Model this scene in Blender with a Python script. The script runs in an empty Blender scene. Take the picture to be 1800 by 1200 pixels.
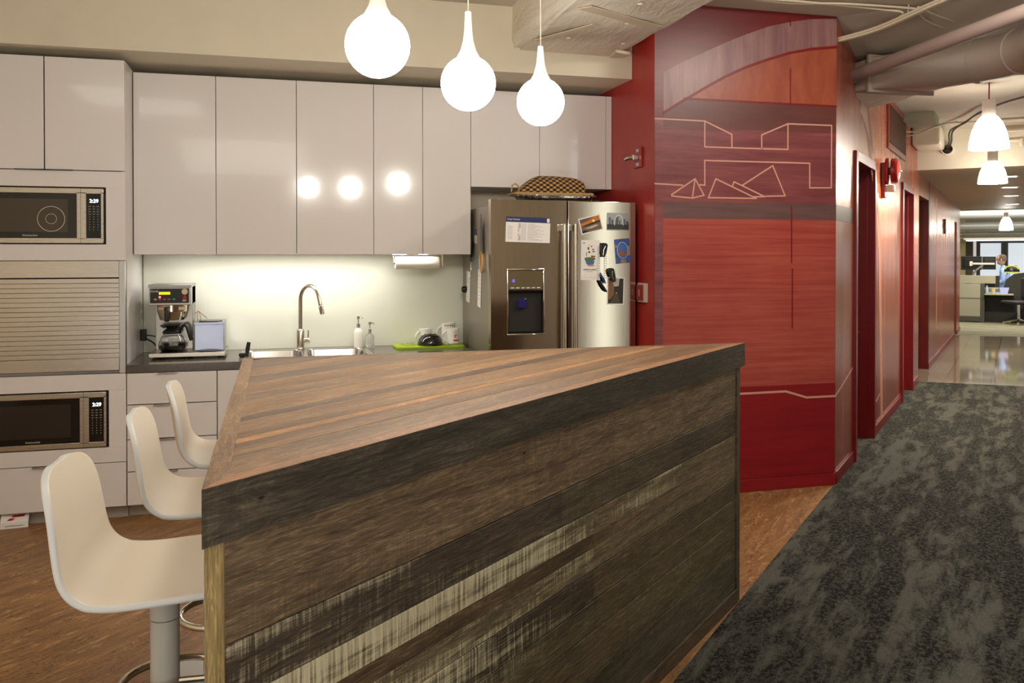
import bpy, bmesh, math, random
from mathutils import Vector, Matrix
from math import sin, cos, pi, radians as R
random.seed(7)
SC = bpy.context.scene
COL = SC.collection

# ------------------------------------------------------------------ camera, world, lights, exposure
cam = bpy.data.cameras.new('camera'); camo = bpy.data.objects.new('camera', cam); COL.objects.link(camo)
camo.location = (0, 0, 1.4525)
camo.rotation_euler = (R(90 - 0.613), 0, R(-15.348))
cam.sensor_width = 36.0; cam.lens = 30.268; cam.shift_y = -0.07716
cam.clip_start = 0.05; cam.clip_end = 200
SC.camera = camo
SC.view_settings.view_transform = 'Standard'; SC.view_settings.look = 'None'
SC.view_settings.gamma = 1.0; SC.view_settings.use_curve_mapping = False
SC.view_settings.exposure = 0.32
SC.cycles.use_denoising = True
SC.cycles.max_bounces = 8

w = bpy.data.worlds.new('World'); SC.world = w; w.use_nodes = True
bg = w.node_tree.nodes['Background']; bg.inputs[0].default_value = (1.0, 0.96, 0.91, 1); bg.inputs[1].default_value = 0.45

def lamp(name, kind, loc, energy, col, size=None, sizey=None, rot=(0, 0, 0), spread=None):
    l = bpy.data.lights.new(name, kind); l.energy = energy; l.color = col
    if kind == 'AREA':
        l.size = size
        if sizey: l.shape = 'RECTANGLE'; l.size_y = sizey
        if spread: l.spread = spread
    elif size: l.shadow_soft_size = size
    o = bpy.data.objects.new(name, l); COL.objects.link(o); o.location = loc; o.rotation_euler = rot
    return o
WARM = (1.0, 0.95, 0.87)
lamp('fill_kitchen', 'AREA', (-1.2, 1.6, 2.88), 8, WARM, 1.0, 1.0)  # unseen overhead light added as general fill
lamp('fill_behind', 'AREA', (-0.4, -1.4, 2.85), 22, (1, .94, .84), 1.6, 1.6, rot=(R(20), 0, 0))  # added fill behind the camera, no fitting there
lamp('light_bounce', 'AREA', (-.2, -1.0, .40), 80, (1, .97, .92), 2.2, 2.0, rot=(R(176), 0, 0))  # unseen up-light added to brighten ceiling, soffit and ducts
lamp('light_under_cabinet', 'AREA', (0.19, 5.46, 1.4455), 5.5, (1, .985, .94), 1.55, 0.06)
lamp('light_red_wall', 'AREA', (3.05, 3.2, 2.88), 26, (1, .93, .82), 0.5, 0.5, rot=(R(18), 0, 0))  # area light tilted at the red wall, no fitting built

# ------------------------------------------------------------------ helpers
def S(r, g, b, k=1.0):
    f = lambda c: (c / 255 / 12.92 if c / 255 <= 0.04045 else ((c / 255 + 0.055) / 1.055) ** 2.4) * k
    return (f(r), f(g), f(b), 1.0)

class G:
    """tiny node helper"""
    def __init__(s, name):
        s.m = bpy.data.materials.new(name); s.m.use_nodes = True; s.t = s.m.node_tree
        s.p = s.t.nodes['Principled BSDF']
    def n(s, typ, **kw):
        nd = s.t.nodes.new(typ)
        for k, v in kw.items():
            if k.startswith('i_'):
                key = k[2:].replace('_', ' ')
                nd.inputs[int(key) if key.isdigit() else key].default_value = v
            else: setattr(nd, k, v)
        return nd
    def l(s, a, b): s.t.links.new(a, b)
    def coords(s, scale=(1, 1, 1), rot=(0, 0, 0), loc=(0, 0, 0), out='Object'):
        tc = s.n('ShaderNodeTexCoord'); mp = s.n('ShaderNodeMapping')
        mp.inputs['Scale'].default_value = scale; mp.inputs['Rotation'].default_value = rot; mp.inputs['Location'].default_value = loc
        s.l(tc.outputs[out], mp.inputs['Vector']); return mp.outputs['Vector']
    def noise(s, vec, scale=5, detail=4, rough=0.5, dist=0.0):
        nd = s.n('ShaderNodeTexNoise'); nd.inputs['Scale'].default_value = scale; nd.inputs['Detail'].default_value = detail
        nd.inputs['Roughness'].default_value = rough; nd.inputs['Distortion'].default_value = dist
        s.l(vec, nd.inputs['Vector']); return nd.outputs['Fac']
    def ramp(s, fac, stops, interp='LINEAR'):
        nd = s.n('ShaderNodeValToRGB'); cr = nd.color_ramp; cr.interpolation = interp
        while len(cr.elements) < len(stops): cr.elements.new(0.5)
        for e, (p, c) in zip(cr.elements, stops):
            e.position = p; e.color = c if len(c) == 4 else (*c, 1)
        s.l(fac, nd.inputs['Fac']); return nd.outputs['Color']
    def mix(s, fac, a, b, mode='MIX'):
        nd = s.n('ShaderNodeMix'); nd.data_type = 'RGBA'; nd.blend_type = mode
        for idx, v in ((0, fac), (6, a), (7, b)):
            if hasattr(v, 'is_linked') or hasattr(v, 'links'): s.l(v, nd.inputs[idx])
            else: nd.inputs[idx].default_value = v
        return nd.outputs[2]
    def math(s, op, a, b=0.0, clamp=False):
        nd = s.n('ShaderNodeMath'); nd.operation = op; nd.use_clamp = clamp
        for i, v in ((0, a), (1, b)):
            if hasattr(v, 'links'): s.l(v, nd.inputs[i])
            else: nd.inputs[i].default_value = v
        return nd.outputs[0]
    def bump(s, h, strength=0.2, dist=0.01):
        nd = s.n('ShaderNodeBump'); nd.inputs['Strength'].default_value = strength; nd.inputs['Distance'].default_value = dist
        s.l(h, nd.inputs['Height']); s.l(nd.outputs['Normal'], s.p.inputs['Normal'])
    def color(s, c):
        if hasattr(c, 'links'): s.l(c, s.p.inputs['Base Color'])
        else: s.p.inputs['Base Color'].default_value = c
    def set(s, **kw):
        for k, v in kw.items(): s.p.inputs[k.replace('_', ' ')].default_value = v
        return s

def mat(name, col, rough=0.5, metal=0.0, var=0.0, vscale=8, bump=0.0, coat=0.0, spec=0.5, trans=0.0, ior=1.45, alpha=1.0, em=None, est=0.0):
    g = G(name); g.set(Roughness=rough, Metallic=metal, IOR=ior)
    g.p.inputs['Specular IOR Level'].default_value = spec
    g.p.inputs['Coat Weight'].default_value = coat
    g.p.inputs['Transmission Weight'].default_value = trans
    g.p.inputs['Alpha'].default_value = alpha
    v = g.coords()
    if var > 0:
        f = g.noise(v, vscale, 5)
        d = tuple(max(0, c * (1 - var)) for c in col[:3]) + (1,); u = tuple(min(1, c * (1 + var)) for c in col[:3]) + (1,)
        g.color(g.ramp(f, [(0.3, d), (0.7, u)]))
    else: g.color(col)
    if bump > 0: g.bump(g.noise(v, vscale * 6, 6), bump, 0.004)
    if em: g.p.inputs['Emission Color'].default_value = em; g.p.inputs['Emission Strength'].default_value = est
    return g.m

def brushed(name, col, rough=0.28, scale=(2, 2, 160), aniso=0.0):
    g = G(name); g.set(Metallic=1.0)
    f = g.noise(g.coords(scale), 3, 4, 0.6)
    g.color(g.ramp(f, [(0.25, tuple(c * .88 for c in col[:3])), (0.75, tuple(min(1, c * 1.1) for c in col[:3]))]))
    mr = g.n('ShaderNodeMapRange'); g.l(f, mr.inputs[0]); mr.inputs[3].default_value = rough * .8; mr.inputs[4].default_value = rough * 1.25
    g.l(mr.outputs[0], g.p.inputs['Roughness'])
    g.p.inputs['Anisotropic'].default_value = aniso
    return g.m

def paint(name, c1, c2, scale=(1.5, 1.5, 38), rough=0.38, lo=0.38, hi=0.66, bump=0.04, spec=0.5, cloud=0.25):
    """brush-streaked wall paint"""
    g = G(name); g.set(Roughness=rough); g.p.inputs['Specular IOR Level'].default_value = spec
    f1 = g.noise(g.coords(scale), 1.6, 6, 0.65, 0.4); f2 = g.noise(g.coords((1.2, 1.2, 1.8)), 1.7, 3)
    f = g.math('ADD', g.math('MULTIPLY', f1, 1 - cloud), g.math('MULTIPLY', f2, cloud))
    g.color(g.ramp(f, [(lo, c1), (hi, c2)]))
    g.bump(g.noise(g.coords((1, 1, 1)), 220, 2), bump, 0.003)
    return g.m

class MB:
    """collects shapes in one bmesh; build() links them as ONE mesh object"""
    def __init__(s): s.bm = bmesh.new(); s.x = Matrix.Identity(4)
    def _new(s, verts, mi, flat=0):
        fs = list({f for v in verts for f in v.link_faces})
        for f in fs: f.material_index = mi; f.smooth = True
        if flat:                                          # keep the six large faces of a rounded box truly flat
            for f in sorted(fs, key=lambda f: -f.calc_area())[:flat]: f.smooth = False
    def box(s, x0, x1, y0, y1, z0, z1, bev=0.0, mi=0, seg=2):
        r = bmesh.ops.create_cube(s.bm, size=1.0); vs = r['verts']
        M = Matrix.Translation(((x0 + x1) / 2, (y0 + y1) / 2, (z0 + z1) / 2)) @ Matrix.Diagonal((abs(x1 - x0), abs(y1 - y0), abs(z1 - z0), 1))
        bmesh.ops.transform(s.bm, matrix=M, verts=vs)
        if bev > 0:
            es = list({e for v in vs for e in v.link_edges})
            q = bmesh.ops.bevel(s.bm, geom=es, offset=min(bev, .45 * min(abs(x1 - x0), abs(y1 - y0), abs(z1 - z0))), segments=seg, affect='EDGES', profile=0.5)
            vs = list({v for f in q['faces'] for v in f.verts} | {v for v in vs if v.is_valid})
        s._new(vs, mi, 6); return s
    def faces(s, pts, quads, mi=0):
        vs = [s.bm.verts.new(p) for p in pts]
        for q in quads:
            try: s.bm.faces.new([vs[i] for i in q])
            except ValueError: pass
        s._new(vs, mi); return vs
    def prism(s, poly, z0, z1, fn=None, mi=0):
        """polygon (a,b) swept from z0 to z1; fn maps (a,b,c) to xyz"""
        fn = fn or (lambda a, b, c: (a, b, c)); n = len(poly)
        pts = [fn(a, b, z0) for a, b in poly] + [fn(a, b, z1) for a, b in poly]
        q = [list(range(n))[::-1], list(range(n, 2 * n))] + [[i, (i + 1) % n, n + (i + 1) % n, n + i] for i in range(n)]
        vs = s.faces(pts, q, mi); bmesh.ops.recalc_face_normals(s.bm, faces=list({f for v in vs for f in v.link_faces})); return s
    def tube(s, path, r, seg=10, mi=0, closed=False, flat=1.0):
        P = [Vector(p) for p in path]; n = len(P)
        rr = r if isinstance(r, (list, tuple)) else [r] * n
        T = []
        for i in range(n):
            a = P[(i - 1) % n] if closed or i > 0 else P[i]; b = P[(i + 1) % n] if closed or i < n - 1 else P[i]
            T.append((b - a).normalized())
        up = Vector((0, 0, 1)) if abs(T[0].z) < 0.9 else Vector((1, 0, 0))
        N = (up - T[0] * up.dot(T[0])).normalized(); rings = []
        for i in range(n):
            N = (N - T[i] * N.dot(T[i])).normalized(); B = T[i].cross(N)
            rings.append([P[i] + (N * cos(2 * pi * k / seg) * rr[i] + B * sin(2 * pi * k / seg) * rr[i] * flat) for k in range(seg)])
        pts = [p for g in rings for p in g]; q = []
        for i in range(n if closed else n - 1):
            j = (i + 1) % n
            for k in range(seg): q.append([i * seg + k, i * seg + (k + 1) % seg, j * seg + (k + 1) % seg, j * seg + k])
        if not closed: q += [list(range(seg))[::-1], [(n - 1) * seg + k for k in range(seg)]]
        vs = s.faces(pts, q, mi); bmesh.ops.recalc_face_normals(s.bm, faces=list({f for v in vs for f in v.link_faces})); return s
    def lathe(s, prof, seg=32, c=(0, 0, 0), mi=0, ax=None):
        """(radius, height) profile turned about z (or through matrix ax)"""
        pts = []; ids = []
        for r, z in prof:
            if r < 1e-6: ids.append([len(pts)]); pts.append((0, 0, z))
            else:
                ids.append(list(range(len(pts), len(pts) + seg))); pts += [(r * cos(2 * pi * k / seg), r * sin(2 * pi * k / seg), z) for k in range(seg)]
        q = []
        for a, b in zip(ids, ids[1:]):
            for k in range(seg):
                k2 = (k + 1) % seg
                if len(a) == 1 and len(b) == 1: continue
                if len(a) == 1: q.append([a[0], b[k2], b[k]])
                elif len(b) == 1: q.append([a[k], a[k2], b[0]])
                else: q.append([a[k], a[k2], b[k2], b[k]])
        M = Matrix.Translation(c) @ (ax or Matrix.Identity(4))
        pts = [M @ Vector(p) for p in pts]
        vs = s.faces(pts, q, mi); bmesh.ops.recalc_face_normals(s.bm, faces=list({f for v in vs for f in v.link_faces})); return s
    def build(s, name, mats, parent=None, loc=None, rz=0.0, smooth=35, subsurf=0):
        me = bpy.data.meshes.new(name); s.bm.normal_update(); s.bm.to_mesh(me); s.bm.free()
        for m in (mats if isinstance(mats, (list, tuple)) else [mats]): me.materials.append(m)
        if smooth:
            keep = [p.use_smooth for p in me.polygons]; me.set_sharp_from_angle(angle=R(smooth)); me.polygons.foreach_set('use_smooth', keep)
        else: me.polygons.foreach_set('use_smooth', [False] * len(me.polygons))
        o = bpy.data.objects.new(name, me); COL.objects.link(o)
        if parent: o.parent = parent
        if loc: o.location = loc
        if rz: o.rotation_euler = (0, 0, rz)
        if subsurf:
            md = o.modifiers.new('sub', 'SUBSURF'); md.levels = md.render_levels = subsurf
        return o

def tag(o, label, cat, group=None):
    o['label'] = label; o['category'] = cat
    if group: o['group'] = group
    return o
def thing(name, label, cat, loc=(0, 0, 0), rz=0.0, group=None):
    o = bpy.data.objects.new(name, None); o.empty_display_size = 0.05; COL.objects.link(o)
    o.location = loc; o.rotation_euler = (0, 0, rz); return tag(o, label, cat, group)
def struct(o): o['kind'] = 'structure'; return o
def dup(src, label, loc=None, rz=None, group=None):
    r = src.copy(); COL.objects.link(r); r['label'] = label
    if loc: r.location = loc
    if rz is not None: r.rotation_euler = (0, 0, rz)
    if group: r['group'] = group
    for ch in list(src.children):
        c = ch.copy(); COL.objects.link(c); c.parent = r
        for g in list(ch.children):
            d = g.copy(); COL.objects.link(d); d.parent = c
    return r
def box(name, m, x0, x1, y0, y1, z0, z1, parent=None, bev=0.0, **kw):
    return MB().box(x0, x1, y0, y1, z0, z1, bev).build(name, m, parent, **kw)
def lettering(txt, size, m, parent, loc, rot=(R(90), 0, 0), name='lettering', align='CENTER', shear=0.0, ext=0.0004, xs=1.0):
    cu = bpy.data.curves.new(name, 'FONT'); cu.body = txt; cu.size = size; cu.align_x = align; cu.align_y = 'CENTER'; cu.extrude = ext; cu.shear = shear
    tmp = bpy.data.objects.new(name + '_tmp', cu); COL.objects.link(tmp)
    me = bpy.data.meshes.new_from_object(tmp.evaluated_get(bpy.context.evaluated_depsgraph_get()))
    bpy.data.objects.remove(tmp); bpy.data.curves.remove(cu)
    me.name = name; me.materials.clear(); me.materials.append(m)
    o = bpy.data.objects.new(name, me); COL.objects.link(o)
    if parent: o.parent = parent
    o.location = loc; o.rotation_euler = rot; o.scale = (xs, 1, 1); return o
def arc(c, r, a0, a1, n, f):
    return [f(c[0] + r * cos(a0 + (a1 - a0) * i / n), c[1] + r * sin(a0 + (a1 - a0) * i / n)) for i in range(n + 1)]
def rrect(x0, x1, y0, y1, r, n=5):
    P = []
    for cx, cy, a in ((x1 - r, y1 - r, 0), (x0 + r, y1 - r, 90), (x0 + r, y0 + r, 180), (x1 - r, y0 + r, 270)):
        P += [(cx + r * cos(R(a + 90 * i / n)), cy + r * sin(R(a + 90 * i / n))) for i in range(n + 1)]
    return P

# corridor frame: t along the red wall, n away from it, z up
E0 = Vector((3.386, 4.668, 0)); CA = math.atan2(.6947, .7193)
TV = Vector((cos(CA), sin(CA), 0)); NV = Vector((sin(CA), -cos(CA), 0))
def cw(t, n, z=0.0): return E0 + TV * t + NV * n + Vector((0, 0, z))

# ------------------------------------------------------------------ materials
WHITE_GLOSS = mat('white_gloss_lacquer', S(230, 224, 221), .13, spec=.5, coat=.3)
WHITE_SATIN = mat('white_satin_melamine', S(230, 224, 221), .3)
CARCASS = mat('cabinet_carcass', S(170, 160, 148), .5)
GAP = mat('dark_gap', S(40, 36, 32), .8)
STEEL = brushed('brushed_steel', S(196, 186, 172), .27)
STEEL_V = brushed('brushed_steel_vertical', S(156, 152, 144), .25, (160, 160, 2))
FRIDGE = brushed('fridge_steel', S(178, 166, 150), .13, (150, 150, 1.2))
CHROME = mat('chrome', S(225, 222, 215), .08, 1.0)
NICKEL = brushed('brushed_nickel', S(196, 186, 170), .22, (40, 40, 40))
ALU = mat('matt_aluminium', S(190, 188, 184), .35, 0.9)
COUNTER = mat('dark_grey_quartz', S(92, 84, 76), .12, var=.12, vscale=60)
GLASSBACK = mat('back_painted_glass', S(226, 226, 212), .1, spec=.4)
PLASTER = mat('cream_wall_paint', S(222, 212, 190), .6, var=.04, vscale=3, bump=.03)
CEIL = mat('ceiling_paint', S(196, 186, 168), .7, var=.08, vscale=1.5, bump=.05)
BLACK = mat('black_plastic', S(24, 22, 21), .35)
BLACKGLASS = mat('black_glass', S(14, 12, 11), .06, spec=.6)
RUBBER = mat('dark_rubber', S(30, 28, 27), .6)
WHITEP = mat('white_plastic', S(232, 226, 216), .35)
PORC = mat('white_porcelain', S(236, 231, 222), .12)
PAPER = mat('white_paper', S(236, 231, 226), .7)
REDP = mat('red_enamel', S(150, 26, 22), .3)
REDTRIM = mat('red_trim_paint', S(120, 20, 22), .32)

# ------------------------------------------------------------------ setting: floors
g = G('cork_floor'); g.set(Roughness=.42); g.p.inputs['Specular IOR Level'].default_value = .35
va = g.coords((1.1, 6.5, 1)); vb = g.coords((5.0, 17, 1), loc=(3, 7, 0)); vc = g.coords((1, 1, 1))
c1 = g.ramp(g.noise(va, 3.2, 7, .62, .5), [(.3, S(108, 78, 48)), (.5, S(140, 102, 64)), (.72, S(172, 130, 86))])
fl = g.math('MULTIPLY', g.ramp(g.noise(vb, 6, 5, .7, .8), [(.565, (0, 0, 0)), (.60, (1, 1, 1))]), g.ramp(g.noise(g.coords((1, 3, 1)), 2.6, 3), [(.46, (.0, .0, .0)), (.54, (1, 1, 1))]))
lt = g.ramp(g.noise(g.coords((1.7, 7, 1), loc=(9, 2, 0)), 4, 6, .7, .6), [(.54, (0, 0, 0)), (.64, (.8, .8, .8))])
c2 = g.mix(lt, c1, S(204, 158, 106)); c3 = g.mix(fl, c2, S(58, 36, 22))
g.color(g.mix(.22, c3, g.ramp(g.noise(vc, 90, 2), [(.35, S(110, 74, 44)), (.65, S(176, 128, 82))])))
CORK = g.m
b = MB(); b.faces([(-9, 0, 0), (.9, 0, 0), (.9, 9, 0), (-9, 9, 0)], [[0, 1, 2, 3]])
struct(b.build('floor_cork', CORK, loc=E0, rz=CA, smooth=0))

g = G('carpet_pile'); g.set(Roughness=.95); g.p.inputs['Specular IOR Level'].default_value = .15
fine = g.noise(g.coords((1, 1, 1)), 260, 3, .7); med = g.noise(g.coords((42, 58, 1)), 1.0, 4, .7, .8)
blot = g.noise(g.coords((1.5, 6.2, 1)), 2.0, 6, .68, .35); strip = g.noise(g.coords((.55, 5.5, 1), loc=(2, 5, 0)), 1.0, 3, .5)
br = g.n('ShaderNodeTexBrick'); g.l(g.coords((1, 1, 1)), br.inputs['Vector'])
for k, v in (('Scale', 1.0), ('Mortar Size', 0.0), ('Brick Width', 1.0), ('Row Height', .25)): br.inputs[k].default_value = v
br.inputs['Color1'].default_value = (0, 0, 0, 1); br.inputs['Color2'].default_value = (1, 1, 1, 1); br.offset = .37
mask = g.math('ADD', g.math('ADD', g.math('MULTIPLY', blot, .75), g.math('MULTIPLY', strip, .45)), g.math('MULTIPLY', br.outputs['Color'], .07))
dk = g.ramp(mask, [(.555, (0, 0, 0)), (.68, (1, 1, 1))])
thr = g.math('MULTIPLY', g.ramp(med, [(.46, (0, 0, 0)), (.51, (1, 1, 1))]), dk)
base = g.ramp(fine, [(.28, S(60, 60, 55)), (.72, S(108, 108, 99))])
base = g.mix(g.math('MULTIPLY', dk, .6), base, S(52, 50, 44))
g.color(g.mix(g.math('MULTIPLY', thr, .9), base, S(14, 14, 13)))
g.bump(g.noise(g.coords((1, 1, 1)), 300, 3, .7), .6, .006)
CARPET = g.m
b = MB(); b.prism([(-9, 0), (-9, -7), (6.4, -7), (5.0, 0), (4.98, .13), (.6, .13), (.6, 0)], -.02, .006)
struct(b.build('floor_carpet', CARPET, loc=E0, rz=CA, smooth=0))

g = G('polished_tile'); g.set(Roughness=.06); g.p.inputs['Specular IOR Level'].default_value = .6
br = g.n('ShaderNodeTexBrick'); g.l(g.coords((1, 1, 1), loc=(.1, .25, 0)), br.inputs['Vector']); br.offset = 0.0
for k, v in (('Scale', 1.0), ('Mortar Size', .004), ('Brick Width', 1.2), ('Row Height', .46), ('Mortar Smooth', 0.0), ('Bias', 0.0)): br.inputs[k].default_value = v
br.inputs['Color1'].default_value = S(168, 160, 140); br.inputs['Color2'].default_value = S(140, 132, 114); br.inputs['Mortar'].default_value = S(78, 66, 52)
st = g.ramp(g.noise(g.coords((7, .8, 1)), 1.5, 5), [(.35, (.82, .82, .82)), (.7, (1.08, 1.08, 1.08))])
g.color(g.mix(1.0, br.outputs['Color'], st, 'MULTIPLY')); TILE = g.m
b = MB(); b.prism([(5.0, 0), (6.4, -7), (13.2, -7), (11.38, 0), (6.3, 0), (6.3, 1.6), (4.9, 1.6), (4.9, 0)], -.02, .004)
struct(b.build('floor_tile', TILE, loc=E0, rz=CA, smooth=0))

g = G('office_carpet'); g.set(Roughness=.95)
wv = g.n('ShaderNodeTexWave', wave_type='BANDS', bands_direction='X'); g.l(g.coords((1, .35, 1)), wv.inputs['Vector'])
wv.inputs['Scale'].default_value = 1.1; wv.inputs['Distortion'].default_value = 3.0; wv.inputs['Detail'].default_value = 2
g.color(g.ramp(wv.outputs['Fac'], [(.3, S(70, 68, 52)), (.7, S(150, 146, 118))])); OFFCARPET = g.m
b = MB(); b.prism([(11.38, 0), (11.38, 6), (22, 6), (22, -9), (13.7, -9)], -.02, .003)
struct(b.build('floor_office', OFFCARPET, loc=E0, rz=CA, smooth=0))

# ------------------------------------------------------------------ setting: kitchen walls and ceilings
struct(box('wall_back', PLASTER, -2.5, 2.2, 5.702, 5.85, 0, 2.95))
struct(box('wall_left', PLASTER, -2.55, -2.4, -3, 5.85, 0, 2.95))
struct(box('wall_soffit', PLASTER, -2.4, 2.147, 4.993, 5.70, 2.5375, 2.94))
b = MB()
bt = [(-9, 2.93), (0, 2.93), (.7, 2.82), (4.9, 2.80)]
for (t0, z0), (t1, z1) in zip(bt, bt[1:]):
    b.faces([(t0, -7, z0), (t1, -7, z1), (t1, 9, z1), (t0, 9, z0), (t0, -7, z0 + .1), (t1, -7, z1 + .1), (t1, 9, z1 + .1), (t0, 9, z0 + .1)], [[0, 3, 2, 1], [4, 5, 6, 7]])
struct(b.build('ceiling', CEIL, loc=E0, rz=CA, smooth=0))
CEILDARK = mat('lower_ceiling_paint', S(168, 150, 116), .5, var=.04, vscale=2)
b = MB(); b.faces([(4.83, 0, 2.37), (4.83, -6, 2.37), (12.55, -6, 2.27), (12.55, 0, 2.27), (4.83, 0, 2.9), (4.83, -6, 2.9), (12.55, -6, 2.9), (12.55, 0, 2.9)],
    [[0, 1, 2, 3], [4, 7, 6, 5], [0, 4, 5, 1], [1, 5, 6, 2], [2, 6, 7, 3], [3, 7, 4, 0]])
bmesh.ops.recalc_face_normals(b.bm, faces=b.bm.faces)
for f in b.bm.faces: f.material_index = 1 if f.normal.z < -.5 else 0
struct(b.build('ceiling_corridor', [PLASTER, CEILDARK], loc=E0, rz=CA, smooth=0))

# ------------------------------------------------------------------ setting: red walls with the mural
RED_MAIN = paint('mural_red_main', S(146, 48, 42), S(184, 92, 76), (1.0, 1.0, 34), .36, .36, .76, cloud=.35)
RED_DARK = paint('mural_dark_red', S(96, 18, 20), S(116, 26, 26), (1.5, 1.5, 12), .36)
RED_DEEP = paint('mural_deep_red', S(124, 16, 24), S(146, 24, 32), (1.0, 1.0, 14), .34)
PURPLE = paint('mural_purple_arch', S(124, 82, 84), S(158, 116, 112), (14, 14, 1.4), .38)
ORANGE = paint('mural_orange', S(138, 60, 40), S(166, 84, 56), (7, 7, 2.2), .38)
BROWN = paint('mural_brown_band', S(92, 48, 44), S(108, 58, 52), (1.2, 1.2, 10), .38)
MAUVE = paint('mural_mauve', S(108, 50, 54), S(142, 76, 76), (1.2, 1.2, 14), .36)
GREY = paint('mural_grey_band', S(92, 66, 64), S(112, 80, 76), (1.2, 1.2, 14), .38)
LINE = mat('mural_line_paint', S(206, 150, 132), .45)
LINEDK = mat('mural_dark_line_paint', S(118, 20, 26), .4)
PALE = mat('mural_pale_strip_paint', S(190, 132, 108), .35, var=.1, vscale=4)
REDSIDE = paint('side_red', S(164, 32, 32), S(184, 62, 52), (2, 2, 2), .42, cloud=.6)

b = MB(); e1 = E0 + TV * .12 - NV * .13
b.prism([(2.149, 5.85), (2.149, 4.666), (3.386, 4.668), (e1.x, e1.y), (2.27, 4.80), (2.27, 5.85)], 0, 2.95)
bmesh.ops.recalc_face_normals(b.bm, faces=b.bm.faces)
for f in b.bm.faces: f.material_index = 1 if f.normal.x < -.5 else 0
wallf = struct(b.build('wall_front', [RED_DARK, REDSIDE], smooth=0))

FY = 4.6665
def pf(lift): return lambda a, c, h: (a, FY - lift - h, c)
def strip_prism(b, poly, lift, mi): b.prism(poly, 0, .0008, pf(lift), mi)
OUT = [(2.206, 2.516), (2.33, 2.586), (2.469, 2.651), (2.611, 2.718), (2.754, 2.778), (2.9, 2.834), (3.048, 2.872), (3.198, 2.900), (3.384, 2.918)]
INN = [(2.206, 2.29), (2.33, 2.365), (2.47, 2.448), (2.611, 2.526), (2.755, 2.592), (2.901, 2.646), (3.049, 2.694), (3.199, 2.727), (3.384, 2.752)]
b = MB()
for (a0, c0), (a1, c1), (a2, c2), (a3, c3) in zip(OUT, OUT[1:], INN[1:], INN): b.prism([(a0, c0), (a1, c1), (a2, c2), (a3, c3)], 0, .0008, pf(.0004), 0)
for (a0, c0), (a1, c1) in zip(INN, INN[1:]):                                   # orange field under the arch
    if c1 > 2.373: b.prism([(max(a0, 2.341), 2.371), (a1, 2.371), (a1, c1), (max(a0, 2.341), max(c0, 2.3715))], 0, .0008, pf(.0002), 1)
strip_prism(b, [(2.206, 2.2), (3.384, 2.2), (3.384, 2.37), (2.34, 2.37), (2.206, 2.288)], .0002, 2)
strip_prism(b, [(2.152, 1.757), (3.384, 1.757), (3.384, 2.2), (2.206, 2.2), (2.206, 2.244), (2.152, 2.244)], .0002, 3)
strip_prism(b, [(2.206, 1.658), (3.384, 1.658), (3.384, 1.757), (2.206, 1.757)], .0002, 4)
strip_prism(b, [(2.206, .64), (3.384, .64), (3.384, 1.658), (2.206, 1.658)], .0002, 5)
strip_prism(b, [(2.152, .64), (2.206, .64), (2.206, 1.757), (2.152, 1.757)], .0002, 3)
strip_prism(b, [(2.152, .078), (3.384, .078), (3.384, .64), (2.152, .64)], .0002, 6)
o = b.build('mural_field', [PURPLE, ORANGE, BROWN, MAUVE, GREY, RED_MAIN, RED_DEEP], wallf, smooth=0)
def polyline(b, pts, wd, lift, mi=0, fn=None):
    fn = fn or pf(lift)
    for k_, ((a0, c0), (a1, c1)) in enumerate(zip(pts, pts[1:])):
        L = math.hypot(a1 - a0, c1 - c0) or 1; ux, uy = (a1 - a0) / L, (c1 - c0) / L; nx, ny = -uy * wd / 2, ux * wd / 2; e = wd * .35
        b.prism([(a0 - ux * e + nx, c0 - uy * e + ny), (a0 - ux * e - nx, c0 - uy * e - ny), (a1 + ux * e - nx, c1 + uy * e - ny), (a1 + ux * e + nx, c1 + uy * e + ny)], 0, .0006 + .0002 * (k_ % 3), fn, mi)
b = MB()
for l in ([(2.152, 2.244), (2.475, 2.242), (2.655, 2.169), (2.656, 2.094)],
          [(2.475, 2.242), (2.475, 2.088), (2.859, 2.089), (3.04, 2.091), (3.04, 2.248), (2.858, 2.173), (2.859, 2.09)],
          [(3.04, 2.248), (3.35, 2.25), (3.349, 1.861), (3.195, 1.858), (3.194, 2.01), (2.475, 2.007), (2.476, 1.859), (2.443, 1.861)],
          [(2.152, 1.862), (2.331, 1.856)], [(2.249, 1.792), (2.412, 1.896), (2.471, 1.799), (2.394, 1.781), (2.249, 1.792)],
          [(2.412, 1.896), (2.394, 1.781)], [(2.5, 1.785), (2.549, 1.899), (2.823, 1.786), (2.5, 1.785)],
          [(2.661, 1.86), (2.671, 1.884), (2.882, 1.797), (2.80, 1.796)], [(2.728, 1.864), (2.935, 1.988), (3.022, 1.805), (2.882, 1.80)]):
    polyline(b, l, .0085, .0014)
polyline(b, [(2.30, .6), (2.758, .6), (3.032, .601), (3.178, .557), (3.384, .557)], .013, .0014)
for l in ([(3.055, 2.9), (3.055, 2.851)], [(3.056, 2.583), (3.057, 2.377)], [(3.067, 1.74), (3.069, 1.395)], [(3.074, 1.356), (3.075, .99)]): polyline(b, l, .009, .0014, 1)
polyline(b, [(a, c - .012) for a, c in INN], .016, .0014, 1); polyline(b, [(2.34, 2.37), (3.384, 2.37)], .012, .0014, 1)
b.build('mural_line', [LINE, LINEDK], wallf, smooth=0)
b = MB(); b.box(2.152, 3.386, 4.655, 4.666, 0, .076, .003)
struct(b.build('baseboard_front', RED_DEEP))

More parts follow.
